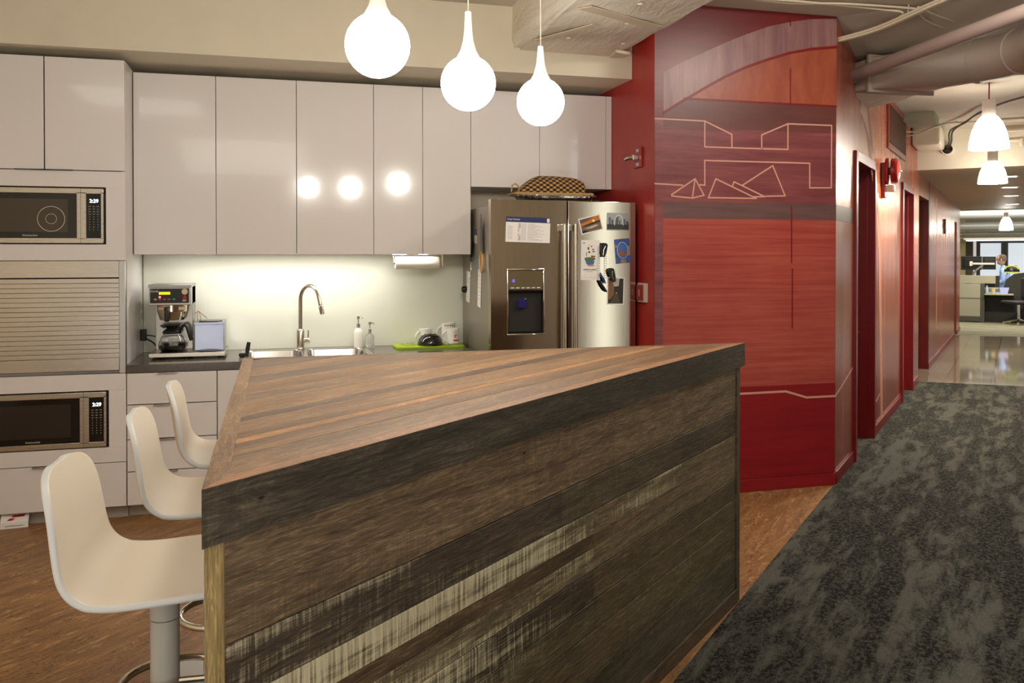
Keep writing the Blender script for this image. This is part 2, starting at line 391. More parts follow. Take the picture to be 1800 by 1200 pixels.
# corridor wall, painted on in soft vertical washes from deep red to orange tan, lamp sheen included in the tan
g = G('corridor_mural_sheen'); g.set(Roughness=.27); g.p.inputs['Specular IOR Level'].default_value = .55
tc = g.n('ShaderNodeTexCoord'); sx = g.n('ShaderNodeSeparateXYZ'); g.l(tc.outputs['Object'], sx.inputs[0])
wob = g.noise(g.coords((2.0, 2.0, .5)), 1.6, 2, .5); wob2 = g.noise(g.coords((.9, .9, 1.1)), 1.6, 3)
hz = g.math('ADD', g.math('MULTIPLY', sx.outputs['Z'], .34), g.math('ADD', g.math('MULTIPLY', wob, .10), g.math('MULTIPLY', wob2, .16)))
c = g.ramp(hz, [(.22, S(120, 28, 28)), (.36, S(136, 50, 42)), (.54, S(156, 80, 58)), (.66, S(172, 108, 78)), (.74, S(186, 106, 68)), (1.0, S(158, 70, 48))])  # mural colours, tan stops lightened to carry the lamp sheen
c = g.mix(.28, c, g.ramp(g.noise(g.coords((4.5, 4.5, .5)), 1.3, 4, .5), [(.3, S(128, 56, 44)), (.7, S(206, 142, 106))]))
g.color(c); g.bump(g.noise(g.coords(), 200, 2), .03, .003); CORR = g.m
b = MB()
b.prism([(0.0, 0.0), (.70, 0), (.70, .13), (.12, .13)], 0, 2.95)
for t0, t1, z0, z1 in ((1.555, 3.42, 0, 2.9), (4.30, 5.03, 0, 2.85), (6.22, 10.98, 0, 2.6), (11.6, 12.5, 0, 2.6), (.70, 1.555, 2.115, 2.9), (3.42, 4.30, 2.09, 2.85), (5.03, 6.22, 2.11, 2.7), (10.98, 11.6, 2.0, 2.6)):
    b.box(t0, t1, 0, .13, z0, z1)
wallc = struct(b.build('wall_corridor', CORR, loc=E0, rz=CA, smooth=0))
lf = lambda a, c, h: (a, -.0006 - h, c)
b = MB()
polyline(b, [(-.0, .557), (.2, .585), (.68, .665)], .014, 0, 0, lf)
polyline(b, [(1.58, .335), (1.72, .33), (1.74, .27), (1.80, .26), (2.02, .30)], .012, 0, 0, lf)
polyline(b, [(.02, .078), (.66, .078)], .006, 0, 0, lf); polyline(b, [(1.6, .10), (3.36, .10)], .007, 0, 0, lf)
b.prism([(2.02, .02), (2.17, .02), (1.99, 1.48), (1.86, 1.48)], 0, .0006, lf, 1)
b.prism([(.92, 2.46), (1.0, 2.46), (1.62, 2.2), (1.86, 1.48), (1.99, 1.48), (1.20, 2.60), (.95, 2.64)][::-1], 0, .0005, lf, 1)
b.prism([(.0, 1.658), (.66, 1.658), (.66, 1.757), (.0, 1.757)], 0, .0005, lf, 2)
b.prism([(7.35, .4), (7.5, .4), (7.45, 2.2), (7.3, 2.2)], 0, .0005, lf, 1)
b.build('mural_line', [LINE, PALE, GREY], wallc, smooth=0)
b = MB()
for t0, t1 in ((0.0, .685), (1.60, 3.40), (4.33, 5.03), (6.22, 10.98), (11.6, 12.5)): b.box(t0, t1, -.012, 0, 0, .082, .003)
struct(b.build('baseboard_corridor', REDTRIM, loc=E0, rz=CA))

DOORRED = paint('door_red', S(104, 12, 14), S(124, 20, 20), (3, 3, 2), .34)
def corridor_door(name, t0, t1, zt, with_leaf=True):
    b = MB(); d = thing_door = bpy.data.objects.new(name, None); COL.objects.link(d); d.location = E0; d.rotation_euler = (0, 0, CA); struct(d)
    for a, c, z0, z1 in ((t0 - .05, t0 + .02, 0, zt + .05), (t1 - .02, t1 + .05, 0, zt + .05), (t0 - .05, t1 + .05, zt - .02, zt + .05)): b.box(a, c, -.022, .10, z0, z1, .004)
    b.box(t0 + .02, t0 + .05, .03, .12, 0, zt, .003); b.box(t1 - .05, t1 - .02, .03, .12, 0, zt, .003)
    b.build('door_frame', REDTRIM, d)
    if with_leaf:
        b = MB(); b.box(t0 + .03, t1 - .03, .09, .13, .01, zt - .02, .003); lfo = b.build('door_leaf', DOORRED, d)
        b = MB(); b.tube([(t0 + .14, .085, 1.0), (t0 + .14, .04, 1.0), (t0 + .26, .04, 1.0)], .009, 10); b.box(t0 + .115, t0 + .165, .082, .09, .93, 1.07, .003); b.build('door_handle', CHROME, lfo)
        b = MB(); lf2 = lambda a, c, h: (a, .0895 - h, c)
        polyline(b, [(t0 + .06, 1.32), (t0 + .16, 1.22), (t0 + .22, .93), (t0 + .5, .93), (t0 + .55, .84), (t1 - .06, .84)], .012, 0, 0, lf2)
        b.prism([(t0 + .03, 1.40), (t1 - .03, 1.40), (t1 - .03, 1.78), (t0 + .03, 1.78)], 0, .0005, lf2, 1)
        b.build('mural_line', [LINE, BROWN], lfo, smooth=0)
    return d
corridor_door('door_1', .70, 1.555, 2.115)
corridor_door('door_2', 3.42, 4.30, 2.09)
# open passage: red side walls running back from the corridor
b = MB(); b.box(6.22, 6.35, 0, 1.8, 0, 2.6); b.box(4.9, 5.03, .13, 1.8, 0, 2.6); b.box(4.9, 6.35, 1.8, 1.9, 0, 2.6); b.box(4.9, 6.35, .13, 1.9, 2.3, 2.4)
struct(b.build('wall_passage', DOORRED, loc=E0, rz=CA, smooth=0))
b = MB(); b.box(10.9, 11.7, .2, .3, 0, 2.4); struct(b.build('door_3', DOORRED, loc=E0, rz=CA, smooth=0))

# wall across the carpet to the right, with tall narrow windows (seen only in reflections)
DAY = mat('daylit_pane', (.8, .9, .95, 1), .3, em=(.86, .95, .92, 1), est=3.2)
b = MB()
for t0, t1 in ((-9, -2.92), (-2.67, 3.6)): b.box(t0, t1, -3.45, -3.3, 0, 2.95)
struct(b.build('wall_right', mat('brown_wall_paint', S(190, 176, 156), .6), loc=E0, rz=CA, smooth=0))
b = MB(); b.box(-2.92, -2.67, -3.42, -3.40, .0, 2.9); struct(b.build('window_1', DAY, loc=E0, rz=CA, smooth=0))

# ------------------------------------------------------------------ setting: far office
OFFW = mat('office_wall_paint', S(206, 198, 176), .6)
CONC = mat('concrete_column', S(186, 172, 128), .7, var=.15, vscale=5)
BLIND = mat('bright_window_blind', (.78, .84, .88, 1), .6, em=(.82, .90, 1.0, 1), est=.5)
FRAMEDK = mat('window_frame_grey', S(90, 88, 90), .5)
b = MB(); b.box(20.2, 20.4, -9, 5, 0, .8); b.box(20.2, 20.4, -9, 5, 1.78, 3.0); b.box(20.2, 20.4, .25, 5, .8, 1.78)
struct(b.build('wall_office', OFFW, loc=E0, rz=CA, smooth=0))
k = 1
for n0, n1 in ((.02, .56), (.66, 1.55), (1.65, 2.5), (2.6, 3.5)):
    b = MB(); b.box(20.27, 20.3, -n1, -n0, .8, 1.78); wo = struct(b.build('window_%d' % (k + 1), BLIND, loc=E0, rz=CA, smooth=0)); k += 1
    b = MB(); b.box(20.2, 20.27, -n0 - .03, -n0 + .06, .8, 1.78); b.box(20.2, 20.27, -n1 - .06, -n1 + .03, .8, 1.78); b.box(20.2, 20.27, -n1, -n0, 1.72, 1.78)
    b.build('window_frame', FRAMEDK, wo, smooth=0)
b = MB(); b.box(12.5, 22, -9, 6, 2.75, 2.85); struct(b.build('ceiling_office', mat('office_ceiling_paint', S(190, 186, 170), .7, em=(1, .98, .9, 1), est=0.0), loc=E0, rz=CA, smooth=0))
b = MB(); b.box(18.9, 19.3, .24, .75, 0, 2.75); struct(b.build('column_office', CONC, loc=E0, rz=CA, smooth=0))
b = MB(); b.box(19.4, 19.7, .09, .25, 0, 1.75); struct(b.build('column_office_dark', mat('dark_column_paint', S(96, 84, 62), .7), loc=E0, rz=CA, smooth=0))
b = MB(); b.box(12.5, 20.3, 3.0, 3.1, 0, 2.8); struct(b.build('wall_office_left', OFFW, loc=E0, rz=CA, smooth=0))
lamp('light_office', 'AREA', tuple(cw(15.5, 2.0, 2.7)), 170, (1, .96, .88), 3, 5, rot=(0, 0, CA))
lamp('light_corridor', 'AREA', tuple(cw(8.6, 1.1, 2.26)), 50, (1, .9, .72), .3, 3.2, rot=(0, 0, CA - pi / 2))

# ------------------------------------------------------------------ kitchen units
TF = 5.0927      # front plane of the tall and base units
UF = 5.3494      # front plane of the wall cabinets
def pull(b, xc, z, y, wd=.10): b.box(xc - wd / 2, xc + wd / 2, y - .016, y + .001, z - .004, z, .001)
t = thing('tall_cabinet', 'tall white gloss cabinet holding two stacked microwaves above and below a steel roller shutter', 'cabinet', (0, 0, 0))
xa, xb = -1.583, -.789
b = MB()
b.box(xb - .018, xb, TF + .004, 5.69, .07, 2.498); b.box(xa, xa + .018, TF + .004, 5.69, .07, 2.498); b.box(xa + .002, xb - .002, 5.66, 5.688, .071, 2.497)
for z in (.07, .314, .796, 1.41, 1.893, 2.48): b.box(xa + .002, xb - .002, TF + .03, 5.685, z + .001, z + .017)
b.build('carcass', WHITE_SATIN, t)
box('toe_kick', mat('toe_kick_grey', S(172, 164, 154), .5), xa, xb, 5.135, 5.16, 0, .07, t)
for x0, x1, hx in ((xa, -1.186, -1.245), (-1.182, xb, -1.125)):
    dd = box('door', WHITE_GLOSS, x0 + .001, x1 - .001, TF - .018, TF, 1.899, 2.498, t, .0015)
    b = MB(); pull(b, hx, 1.8985, TF - .018, .16); b.build('handle', BLACK, dd)
def surround(z0, z1, mz0, mz1, mx0, mx1):
    b = MB()
    b.box(xa, xb, TF - .018, TF, mz1, z1, .001); b.box(xa, xb, TF - .018, TF, z0, mz0, .001)
    b.box(xa, mx0, TF - .018, TF, mz0, mz1); b.box(mx1, xb, TF - .018, TF, mz0, mz1)
    return b.build('microwave_surround', WHITE_SATIN, t)
surround(1.414, 1.894, 1.500, 1.808, -1.500, -.884)
surround(.318, .798, .400, .710, -1.492, -.875)
# roller shutter
b = MB()
b.box(xa + .02, -.823, TF - .004, TF + .012, 1.32, 1.412, .002)
z = 1.315
while z > .885: b.box(xa + .02, -.823, TF - .004, TF + .01, z - .0250, z, .0016); z -= .0254
b.box(xa + .02, -.823, TF - .006, TF + .012, .815, z, .003)
b.build('roller_shutter', brushed('shutter_steel', S(205, 196, 184), .25, (2, 2, 120)), t)
for q0, q1 in ((-.822, xb), (xa, xa + .02)): box('shutter_rail', ALU, q0, q1, TF - .018, TF + .02, .80, 1.412, t, .002)
for z0, z1 in ((.075, .314),):
    dd = box('drawer', WHITE_GLOSS, xa + .001, xb - .001, TF - .018, TF, z0, z1, t, .0015)
    b = MB(); pull(b, -1.19, z1 + .001, TF - .018, .12); b.build('handle', STEEL, dd)

def microwave(name, label, x0, x1, z0, z1, loaded):
    t = thing(name, label, 'microwave', (x0, TF - .02, z0), group='built-in microwaves in the tall cabinet')
    W, H = x1 - x0, z1 - z0
    b = MB(); b.box(.004, W - .004, .03, .42, .004, H - .004); b.build('body', BLACK, t)
    b = MB()                                          # steel front frame with door and control openings
    px0, px1, pz0, pz1 = W - .098, W - .024, .034, H - .034
    dx1 = W - .143
    b.box(.004, W - .012, -.004, .03, H - .036, H - .007, .002); b.box(.004, W - .012, -.004, .03, .006, .034, .002)
    b.box(.004, .03, -.004, .03, .03, H - .03, .001); b.box(dx1, px0, -.004, .03, .03, H - .03); b.box(px1, W - .012, -.004, .03, .03, H - .03)
    b.box(dx1 + .018, dx1 + .0195, -.0045, .03, .006, H - .007, 0, 1)
    fr = b.build('front_frame', [STEEL, GAP], t)
    b = MB(); b.prism(rrect(.03, dx1, .034, H - .036, .008), .0, .012, lambda a, c, h: (a, h, c)); dr = b.build('door_glass', BLACKGLASS, t)
    b = MB(); b.prism(rrect(.08, dx1 - .045, .066, H - .066, .006), -.0006, .002, lambda a, c, h: (a, h, c)); b.build('window', mat(name + '_window_mesh', S(70, 60, 48) if loaded else S(46, 40, 34), .14), dr)
    if loaded:
        b = MB(); cx, cz, r = dx1 - .125, H * .44, .066
        b.tube([(cx + r * cos(a), -.001, cz + r * sin(a)) for a in [2 * pi * i / 40 for i in range(40)]], .0016, 6, closed=True)
        b.tube([(cx + r * .4 * cos(a), -.001, cz + r * .4 * sin(a)) for a in [2 * pi * i / 24 for i in range(24)]], .001, 6, closed=True)
        b.build('turntable', CHROME, dr)
    lettering('KitchenAid', .0125, mat('pale_print', S(225, 222, 215), .5), dr, (.245, -.0012, .047), xs=1.25)
    b = MB(); b.prism(rrect(px0, px1, pz0, pz1, .006), -.001, .012, lambda a, c, h: (a, h, c)); cp = b.build('control_panel', BLACKGLASS, t)
    lettering('2:29', .026, mat('clock_digits', (.6, .8, 1, 1), .5, em=(.62, .82, 1, 1), est=6), cp, ((px0 + px1) / 2 + .002, -.0022, H - .075))
    b = MB()
    for r_ in range(10):
        for c_ in range(3):
            wd = .011 if r_ < 4 else .0045
            x = px0 + .017 + c_ * .0205; zz = H - .104 - r_ * .0138
            if r_ == 8 and c_ == 1: wd = .006
            b.box(x - wd / 2, x + wd / 2, -.0018, 0, zz - .0025, zz + .002)
    b.build('button', mat('button_print', S(140, 132, 120), .5), cp, smooth=0)
    return t
microwave('microwave', 'upper steel-framed microwave with a turntable showing behind the door, above the roller shutter', -1.500, -.884, 1.500, 1.808, True)
microwave('microwave', 'lower steel-framed microwave with a dark door, below the roller shutter', -1.492, -.875, .400, .710, False)

# wall cabinets
def wall_cab(label, doors, z0, z1, handles, x0=None, x1=None):
    X0, X1 = doors[0][0], doors[-1][1]
    t = thing('wall_cabinet', label, 'cabinet', (X0, UF, z0), group='white wall cabinets')
    W = X1 - X0; H = z1 - z0
    b = MB(); b.box(.001, .019, .002, .34, 0, H); b.box(W - .019, W - .001, .002, .34, 0, H); b.box(.0, W, .002, .34, .012, .03); b.box(0, W, .002, .34, H - .018, H); b.box(0, W, .33, .345, 0, H)
    b.build('carcass', WHITE_SATIN, t)
    for (a, c), hx in zip(doors, handles):
        dd = box('door', WHITE_GLOSS, a - X0 + .0015, c - X0 - .0015, -.018, 0, 0, H, t, .0015)
        if hx is not None:
            b = MB(); pull(b, hx - X0, .0005, -.018, .075); b.build('handle', STEEL, dd)
    return t
ZU0, ZU1 = 1.4453, 2.4877
wall_cab('single door white wall cabinet above the coffee machine', [(-.785, -.336)], ZU0, ZU1, [-.405])
wall_cab('double door white wall cabinet above the sink tap', [(-.336, .122), (.122, .582)], ZU0, ZU1, [.05, None])
wall_cab('narrow double door white wall cabinet above the paper towel roll', [(.582, .886), (.886, 1.193)], ZU0, ZU1, [.82, .955])
wall_cab('shallow double door white wall cabinet above the fridge', [(1.193, 1.648), (1.648, 2.107)], 1.874, ZU1, [None, None])
tag(box('filler_strip', WHITE_GLOSS, 2.108, 2.147, UF - .018, UF + .3, 1.874, ZU1, bev=.001), 'narrow white filler strip between fridge cabinet and red wall', 'filler strip')
t = thing('under_cabinet_light', 'slim lit strip light under the wall cabinets over the sink', 'light', (.19, 5.48, 1.445))
b = MB(); b.box(-.64, .64, -.03, .03, .003, .011, .002); b.build('housing', ALU, t)
b = MB(); b.box(-.62, .62, -.022, .022, .0015, .0028); b.build('diffuser', mat('strip_diffuser', (1, .95, .85, 1), .5, em=(1, .92, .78, 1), est=6), t)

# base units, worktop, sink
t = thing('base_drawer_cabinet', 'white four-drawer base cabinet beside the tall microwave cabinet', 'cabinet', (0, 0, 0))
b = MB(); b.box(-.787, -.769, TF + .004, 5.69, .07, .80); b.box(-.338, -.320, TF + .004, 5.69, .07, .80); b.box(-.787, -.32, TF + .01, 5.69, .07, .09); b.box(-.787, -.32, 5.67, 5.69, .07, .80); b.build('carcass', WHITE_SATIN, t)
box('toe_kick', bpy.data.materials['toe_kick_grey'], -.787, -.32, 5.15, 5.17, 0, .07, t)
for z0, z1, hx in ((.626, .796, -.575), (.437, .621, None), (.260, .432, -.575), (.075, .255, -.575)):
    dd = box('drawer', WHITE_GLOSS, -.784, -.321, TF - .018, TF, z0, z1, t, .0015)
    b = MB(); pull(b, hx or -.60, z1 + .001, TF - .018, .10); b.build('handle', STEEL, dd)
t = thing('sink_base_cabinet', 'white base cabinet under the sink, mostly behind the wooden island', 'cabinet', (0, 0, 0))
b = MB(); b.box(-.318, -.30, TF + .004, 5.69, .07, .80); b.box(1.172, 1.19, TF + .004, 5.69, .07, .80); b.box(-.318, 1.19, TF + .01, 5.69, .07, .09); b.build('carcass', WHITE_SATIN, t)
box('toe_kick', bpy.data.materials['toe_kick_grey'], -.318, 1.19, 5.15, 5.17, 0, .07, t)
for k in range(3):
    a = -.317 + k * .502; dd = box('door', WHITE_GLOSS, a + .0015, a + .5005, TF - .018, TF, .075, .796, t, .0015)
    b = MB(); pull(b, a + .42, .797, TF - .018, .10); b.build('handle', STEEL, dd)
ZC = .8436
b = MB()
for x0, x1, y0, y1 in ((-.787, -.20, 5.07, 5.70), (.56, 1.195, 5.07, 5.70), (-.20, .56, 5.07, 5.165), (-.20, .56, 5.625, 5.70)): b.box(x0, x1, y0, y1, .80, ZC)
bmesh.ops.remove_doubles(b.bm, verts=b.bm.verts, dist=.0005)
tag(b.build('worktop', COUNTER, smooth=0), 'dark grey stone worktop along the kitchen back wall', 'worktop')
struct(box('wall_backsplash', GLASSBACK, -.782, 1.26, 5.688, 5.701, ZC + .001, 1.9))
t = thing('kitchen_sink', 'stainless steel double bowl sink set in the dark worktop', 'sink', (0, 0, ZC))
SINKM = brushed('sink_steel', S(200, 196, 190), .22, (3, 60, 60))
b = MB(); b.prism(rrect(-.205, .565, 5.16, 5.63, .05), .0005, .003); 
rim = b
def bowl(x0, x1, y0, y1):
    b = MB(); rings = []
    for r_, z, ins in ((.06, .004, 0), (.06, -.004, .004), (.055, -.14, .012), (.05, -.165, .03), (.03, -.17, .09)):
        rings.append([(x, y, z) for x, y in rrect(x0 + ins, x1 - ins, y0 + ins, y1 - ins, r_)])
    n = len(rings[0]); pts = [p for r_ in rings for p in r_]
    q = [[i * n + k, (i + 1) * n + k, (i + 1) * n + (k + 1) % n, i * n + (k + 1) % n] for i in range(len(rings) - 1) for k in range(n)] + [[(len(rings) - 1) * n + k for k in range(n)]]
    b.faces(pts, q); return b
# rim as a plate with two bowl openings, made of strips
b = MB()
for x0, x1, y0, y1 in ((-.205, -.175, 5.16, 5.63), (.150, .185, 5.16, 5.63), (.530, .565, 5.16, 5.63), (-.175, .150, 5.16, 5.20), (-.175, .150, 5.575, 5.63), (.185, .53, 5.16, 5.20), (.185, .53, 5.575, 5.63)): b.box(x0, x1, y0, y1, .0005, .0032)
b.build('rim', SINKM, t); rim.bm.free()
for x0, x1 in ((-.18, .155), (.18, .535)):
    bo = bowl(x0, x1, 5.195, 5.58).build('bowl', SINKM, t)
    b = MB(); b.lathe([(0, 0), (.035, 0), (.04, .004), (.0, .004)], 24, ((x0 + x1) / 2, 5.39, -.170)); b.build('drain', CHROME, bo)

t = thing('kitchen_tap', 'brushed nickel gooseneck tap with a side lever behind the sink', 'tap', (.150, 5.60, ZC + .003))
b = MB(); b.lathe([(0, 0), (.030, 0), (.030, .006), (.024, .010), (.024, .118), (.020, .124), (.015, .128), (0, .128)], 28); b.build('body', NICKEL, t)
d = Vector((.62, -.78, 0))
P = [Vector((0, 0, .12)), Vector((0, 0, .26)), Vector((0, 0, .31))] + [Vector((0, 0, .31)) + d * (.088 * (1 - cos(a))) + Vector((0, 0, .092 * sin(a))) for a in [pi * i / 14 * .93 for i in range(1, 15)]]
e = P[-1]; dirn = (P[-1] - P[-2]).normalized(); P += [e + dirn * .045]
b = MB(); b.tube(P, .0125, 16); sp = b.build('spout', NICKEL, t)
b = MB(); b.tube([P[-1] - dirn * .004, P[-1] + dirn * .006, P[-1] + dirn * .012, P[-1] + dirn * .06], [.012, .011, .0145, .0135], 16); b.build('spray_head', mat('dark_nickel', S(140, 130, 118), .3, 1.0), sp)
b = MB(); b.tube([(.015, 0, .055), (.036, 0, .055), (.0375, 0, .055), (.055, 0, .055)], [.0165, .0165, .0175, .0175], 18); b.tube([(.047, 0, .066), (.047, 0, .118)], .0045, 10); b.build('lever', NICKEL, t)

def pump_bottle(label, loc, r, h, m, liquid=None):
    t = thing('soap_dispenser', label, 'soap bottle', loc, group='pump bottles beside the sink')
    b = MB(); b.lathe([(0, 0), (r * .94, 0), (r, .006), (r, h * .72), (r * .93, h * .82), (r * .6, h * .93), (r * .32, h * .98), (r * .30, h), (0, h)], 32); b.build('bottle', m, t)
    b = MB(); b.lathe([(0, 0), (r * .42, 0), (r * .42, .024), (r * .2, .028), (.004, .030), (.004, .055), (.0105, .055), (.0105, .072), (0, .073)], 20, (0, 0, h)); b.tube([(0, 0, h + .066), (.02, -.012, h + .066), (.027, -.016, h + .058)], .004, 8); b.build('pump', CHROME, t)
    return t
pump_bottle('milky white pump bottle, the taller of two beside the sink', (.515, 5.635, ZC + .001), .031, .128, PORC)
GLASS = mat('clear_glass', (1, 1, 1, 1), .02, trans=1.0, ior=1.45, spec=.5)
b_ = pump_bottle('clear glass pump bottle with a little soap, the shorter of two beside the sink', (.585, 5.60, ZC + .001), .028, .09, GLASS)
b = MB(); b.lathe([(0, .002), (.0255, .002), (.0255, .012), (0, .012)], 24); b.build('soap', PORC, b_)
b = MB(); b.lathe([(0, 0), (.034, 0), (.035, .003), (0, .003)], 28); sd = b.build('soap_dish', PORC, loc=(.585, 5.60, ZC - .002 + .0)); sd.location.z = ZC; tag(sd, 'small white dish under the clear soap bottle', 'dish'); b_.location.z = ZC + .0035

# drying mat, bowl, mugs, cutlery
LIME = mat('lime_green_mat', S(176, 204, 40), .55)
MX0, MX1, MY0, MY1 = .735, 1.185, 5.42, 5.665
t = thing('drying_mat', 'lime green drying mat on the worktop left of the fridge', 'mat', (0, 0, ZC))
b = MB(); b.prism(rrect(MX0, MX1, MY0, MY1, .05), 0, .010); b.build('tray', mat('lime_mat_edge', S(150, 172, 40), .5), t)
b = MB(); b.prism(rrect(MX0 + .006, MX1 - .006, MY0 + .006, MY1 - .006, .046), .010, .014); b.build('pad', LIME, t)
ZM = ZC + .0142
b = MB(); prof = [(.082, 0), (.084, .004), (.082, .02), (.074, .042), (.058, .062), (.040, .070), (.038, .074), (.0, .074)]
b.lathe([(.078, 0)] + prof, 40); o = b.build('bowl', mat('black_glazed_ceramic', S(22, 20, 20), .06, coat=.5), loc=(.965, 5.515, ZM)); tag(o, 'glossy black bowl upside down on the lime drying mat', 'bowl')
def mug(name, label, loc, rz, r, h, m=PORC, upside=False, group='white mugs drying on the lime mat'):
    t = thing(name, label, 'mug', loc, rz, group)
    b = MB(); pr = [(0, .006), (r - .006, .006), (r - .004, h), (r, h), (r, .006), (r - .006, 0), (0, 0)]
    if upside: pr = [(a, h - z) for a, z in pr]
    b.lathe(pr, 36); b.build('cup', m, t)
    b = MB(); b.tube([(-r + .003 - .034 * sin(pi * i / 12) ** .8, 0, h * .16 + h * .68 * i / 12) for i in range(13)], .006, 10, flat=1.2); b.build('handle', m, t)
    return t
mk = mug('mug', 'white mug with a red round emblem, in front on the drying mat', (1.115, 5.525, ZM), R(-18), .040, .105)
MR = mat('red_print', S(176, 24, 34), .5)
def on_cyl(b, r, a0, a1, z0, z1, n=8, mi=0):
    for i in range(n):
        p, q = a0 + (a1 - a0) * i / n, a0 + (a1 - a0) * (i + 1) / n
        b.faces([(r * cos(p), r * sin(p), z0), (r * cos(q), r * sin(q), z0), (r * cos(q), r * sin(q), z1), (r * cos(p), r * sin(p), z1)], [[0, 1, 2, 3]], mi)
b = MB(); rr = .0406; ac = R(-92 + 40); on_cyl(b, rr, ac - .42, ac + .55, .024, .034)
ctr = .056
pts = [(rr * cos(ac + .30 * cos(a)), rr * sin(ac + .30 * cos(a)), ctr + .0125 * sin(a)) for a in [2 * pi * i / 24 for i in range(24)]]
b.faces(pts, [list(range(24))])
on_cyl(b, rr, ac - .4, ac + .4, .082, .084)
b.build('printed_emblem', MR, mk, smooth=0)
b = MB(); b.prism([(-.004, -.008), (-.001, -.008), (.001, .000), (.004, -.001), (.005, -.008), (.0075, -.008), (.005, .004), (.002, .003), (.001, .009), (-.003, .009)], 0, .0004, lambda a, c, h: ((rr + .0003 + h) * cos(ac + a / rr), (rr + .0003 + h) * sin(ac + a / rr), ctr + c)); b.build('emblem_figure', PORC, mk, smooth=0)
mk2 = mug('mug', 'white mug with a dark green patterned rim, behind the emblem mug', (1.105, 5.625, ZM), R(-12), .046, .135)
b = MB()
for i in range(12): on_cyl(b, .0465, R(-120) + i * .13, R(-120) + i * .13 + .085, .110 + .004 * (i % 3), .124 - .003 * (i % 2), 2, i % 2)
b.build('rim_pattern', [mat('dark_green_print', S(40, 66, 52), .5), mat('dark_print', S(30, 30, 34), .5)], mk2, smooth=0)
mug('mug', 'white mug upside down behind the black bowl on the drying mat', (.955, 5.643, ZM), R(20), .040, .10, upside=True)
def spoon(label, x, y, rz, L=.10, fork=False):
    t = thing('fork' if fork else 'spoon', label, 'fork' if fork else 'spoon', (x, y, ZM + .001), rz, 'cutlery on the drying mat')
    b = MB(); n = 10
    rows = [(-.5 * L + L * i / n, (.0028 if i < 6 else (.010 * sin(pi * (i - 5) / (n - 4.5)) + .002)), .002 + (.010 * sin(pi * (i - 4) / 7) if i > 4 else .001)) for i in range(n + 1)]
    pts = []; 
    for x_, w_, z_ in rows: pts += [(x_, -w_, z_), (x_, w_, z_), (x_, w_, z_ + .0015), (x_, -w_, z_ + .0015)]
    q = [[i * 4 + k, i * 4 + (k + 1) % 4, i * 4 + 4 + (k + 1) % 4, i * 4 + 4 + k] for i in range(n) for k in range(4)] + [[3, 2, 1, 0], [n * 4, n * 4 + 1, n * 4 + 2, n * 4 + 3]]
    b.faces(pts, q); bmesh.ops.recalc_face_normals(b.bm, faces=b.bm.faces); b.build('cutlery_blade' if False else 'utensil', CHROME, t); return t
spoon('leftmost steel spoon on the lime drying mat', .795, 5.51, R(115))
spoon('second steel spoon from the left on the lime drying mat', .832, 5.515, R(112))
spoon('third steel spoon, resting on edge left of the black bowl', .868, 5.535, R(125))
spoon('steel fork lying in front of the black bowl', .985, 5.445, R(8), .14, True)
spoon('steel spoon curving beside the emblem mug', 1.045, 5.445, R(35), .10)
spoon('steel spoon in front of the emblem mug', 1.085, 5.45, R(25), .10)
spoon('rightmost steel spoon on the lime drying mat', 1.13, 5.46, R(15), .11)

# dish brush in the sink corner
t = thing('dish_scraper', 'dark grey handled scraper leaning at the left end of the sink', 'scraper', (-.165, 5.27, ZC + .003))
b = MB(); b.box(-.045, .012, -.012, .012, 0, .022, .008); b.build('head', RUBBER, t)
b = MB(); b.tube([(0, 0, .008), (.006, 0, .05), (.012, 0, .085)], [.010, .0125, .010], 12, flat=.7); b.tube([(.0115, -.009, .074), (.0115, .009, .074)], .003, 8); b.build('handle', RUBBER, t)

# paper towel under the cabinets
t = thing('paper_towel_roll', 'white paper towel roll on a steel holder under the wall cabinets', 'paper towel', (.735, 5.50, 1.392))
AX = Matrix.Rotation(R(90), 4, 'Y')
b = MB(); b.lathe([(.018, 0), (.040, 0), (.0405, .004), (.0405, .276), (.040, .28), (.018, .28), (.018, 0)], 40, (0, 0, 0), 0, AX); b.build('roll', mat('paper_towel', S(232, 226, 212), .85, bump=.15, vscale=30), t)
b = MB(); b.tube([(-.012, 0, 0), (.305, 0, 0)], .006, 10); b.box(.297, .309, -.022, .022, -.03, .052, .002); b.box(-.02, .309, -.02, .02, .047, .0525, .001); b.box(-.018, -.010, -.01, .01, -.02, .052, .002)
b.lathe([(0, 0), (.019, 0), (.021, .006), (.012, .012), (0, .012)], 20, (-.008, 0, 0), 0, AX); b.build('holder', CHROME, t)

# ------------------------------------------------------------------ coffee machine
t = thing('coffee_machine', 'steel coffee brewer with a black control panel and a warmer plate at its right', 'coffee machine', (-.70, 5.30, ZC))
b = MB(); b.box(.0, .225, .0, .16, .31, .425, .002); b.box(.02, .225, .12, .30, .03, .42, .002); b.box(.0, .225, .10, .30, .31, .425, .002); b.box(-.004, .229, -.004, .30, .412, .428, .002)
b.build('brewer_housing', STEEL_V, t)
b = MB(); b.box(.006, .215, -.003, .002, .322, .405, .001); cp = b.build('control_panel', BLACK, t)
lettering('Curtis', .018, mat('white_print', S(235, 235, 232), .5), cp, (.0275, -.0036, .391), shear=.35, xs=.95)
box('display', mat('yellow_display', S(214, 214, 40), .4, em=S(220, 224, 40), est=.55), .053, .114, -.0045, -.002, .371, .387, cp)
b = MB()
for x, mi in ((.034, 0), (.058, 1), (.083, 1), (.107, 1), (.134, 2)): b.lathe([(0, 0), (.0085, 0), (.0085, .0025), (0, .0025)], 16, (x, -.003, .344), mi, Matrix.Rotation(R(90), 4, 'X') @ Matrix.Diagonal((1, .62, 1, 1)))
b.build('button', [mat('amber_button', S(190, 150, 50), .4), mat('red_button', S(190, 40, 44), .4), mat('green_button', S(40, 150, 100), .4)], cp)
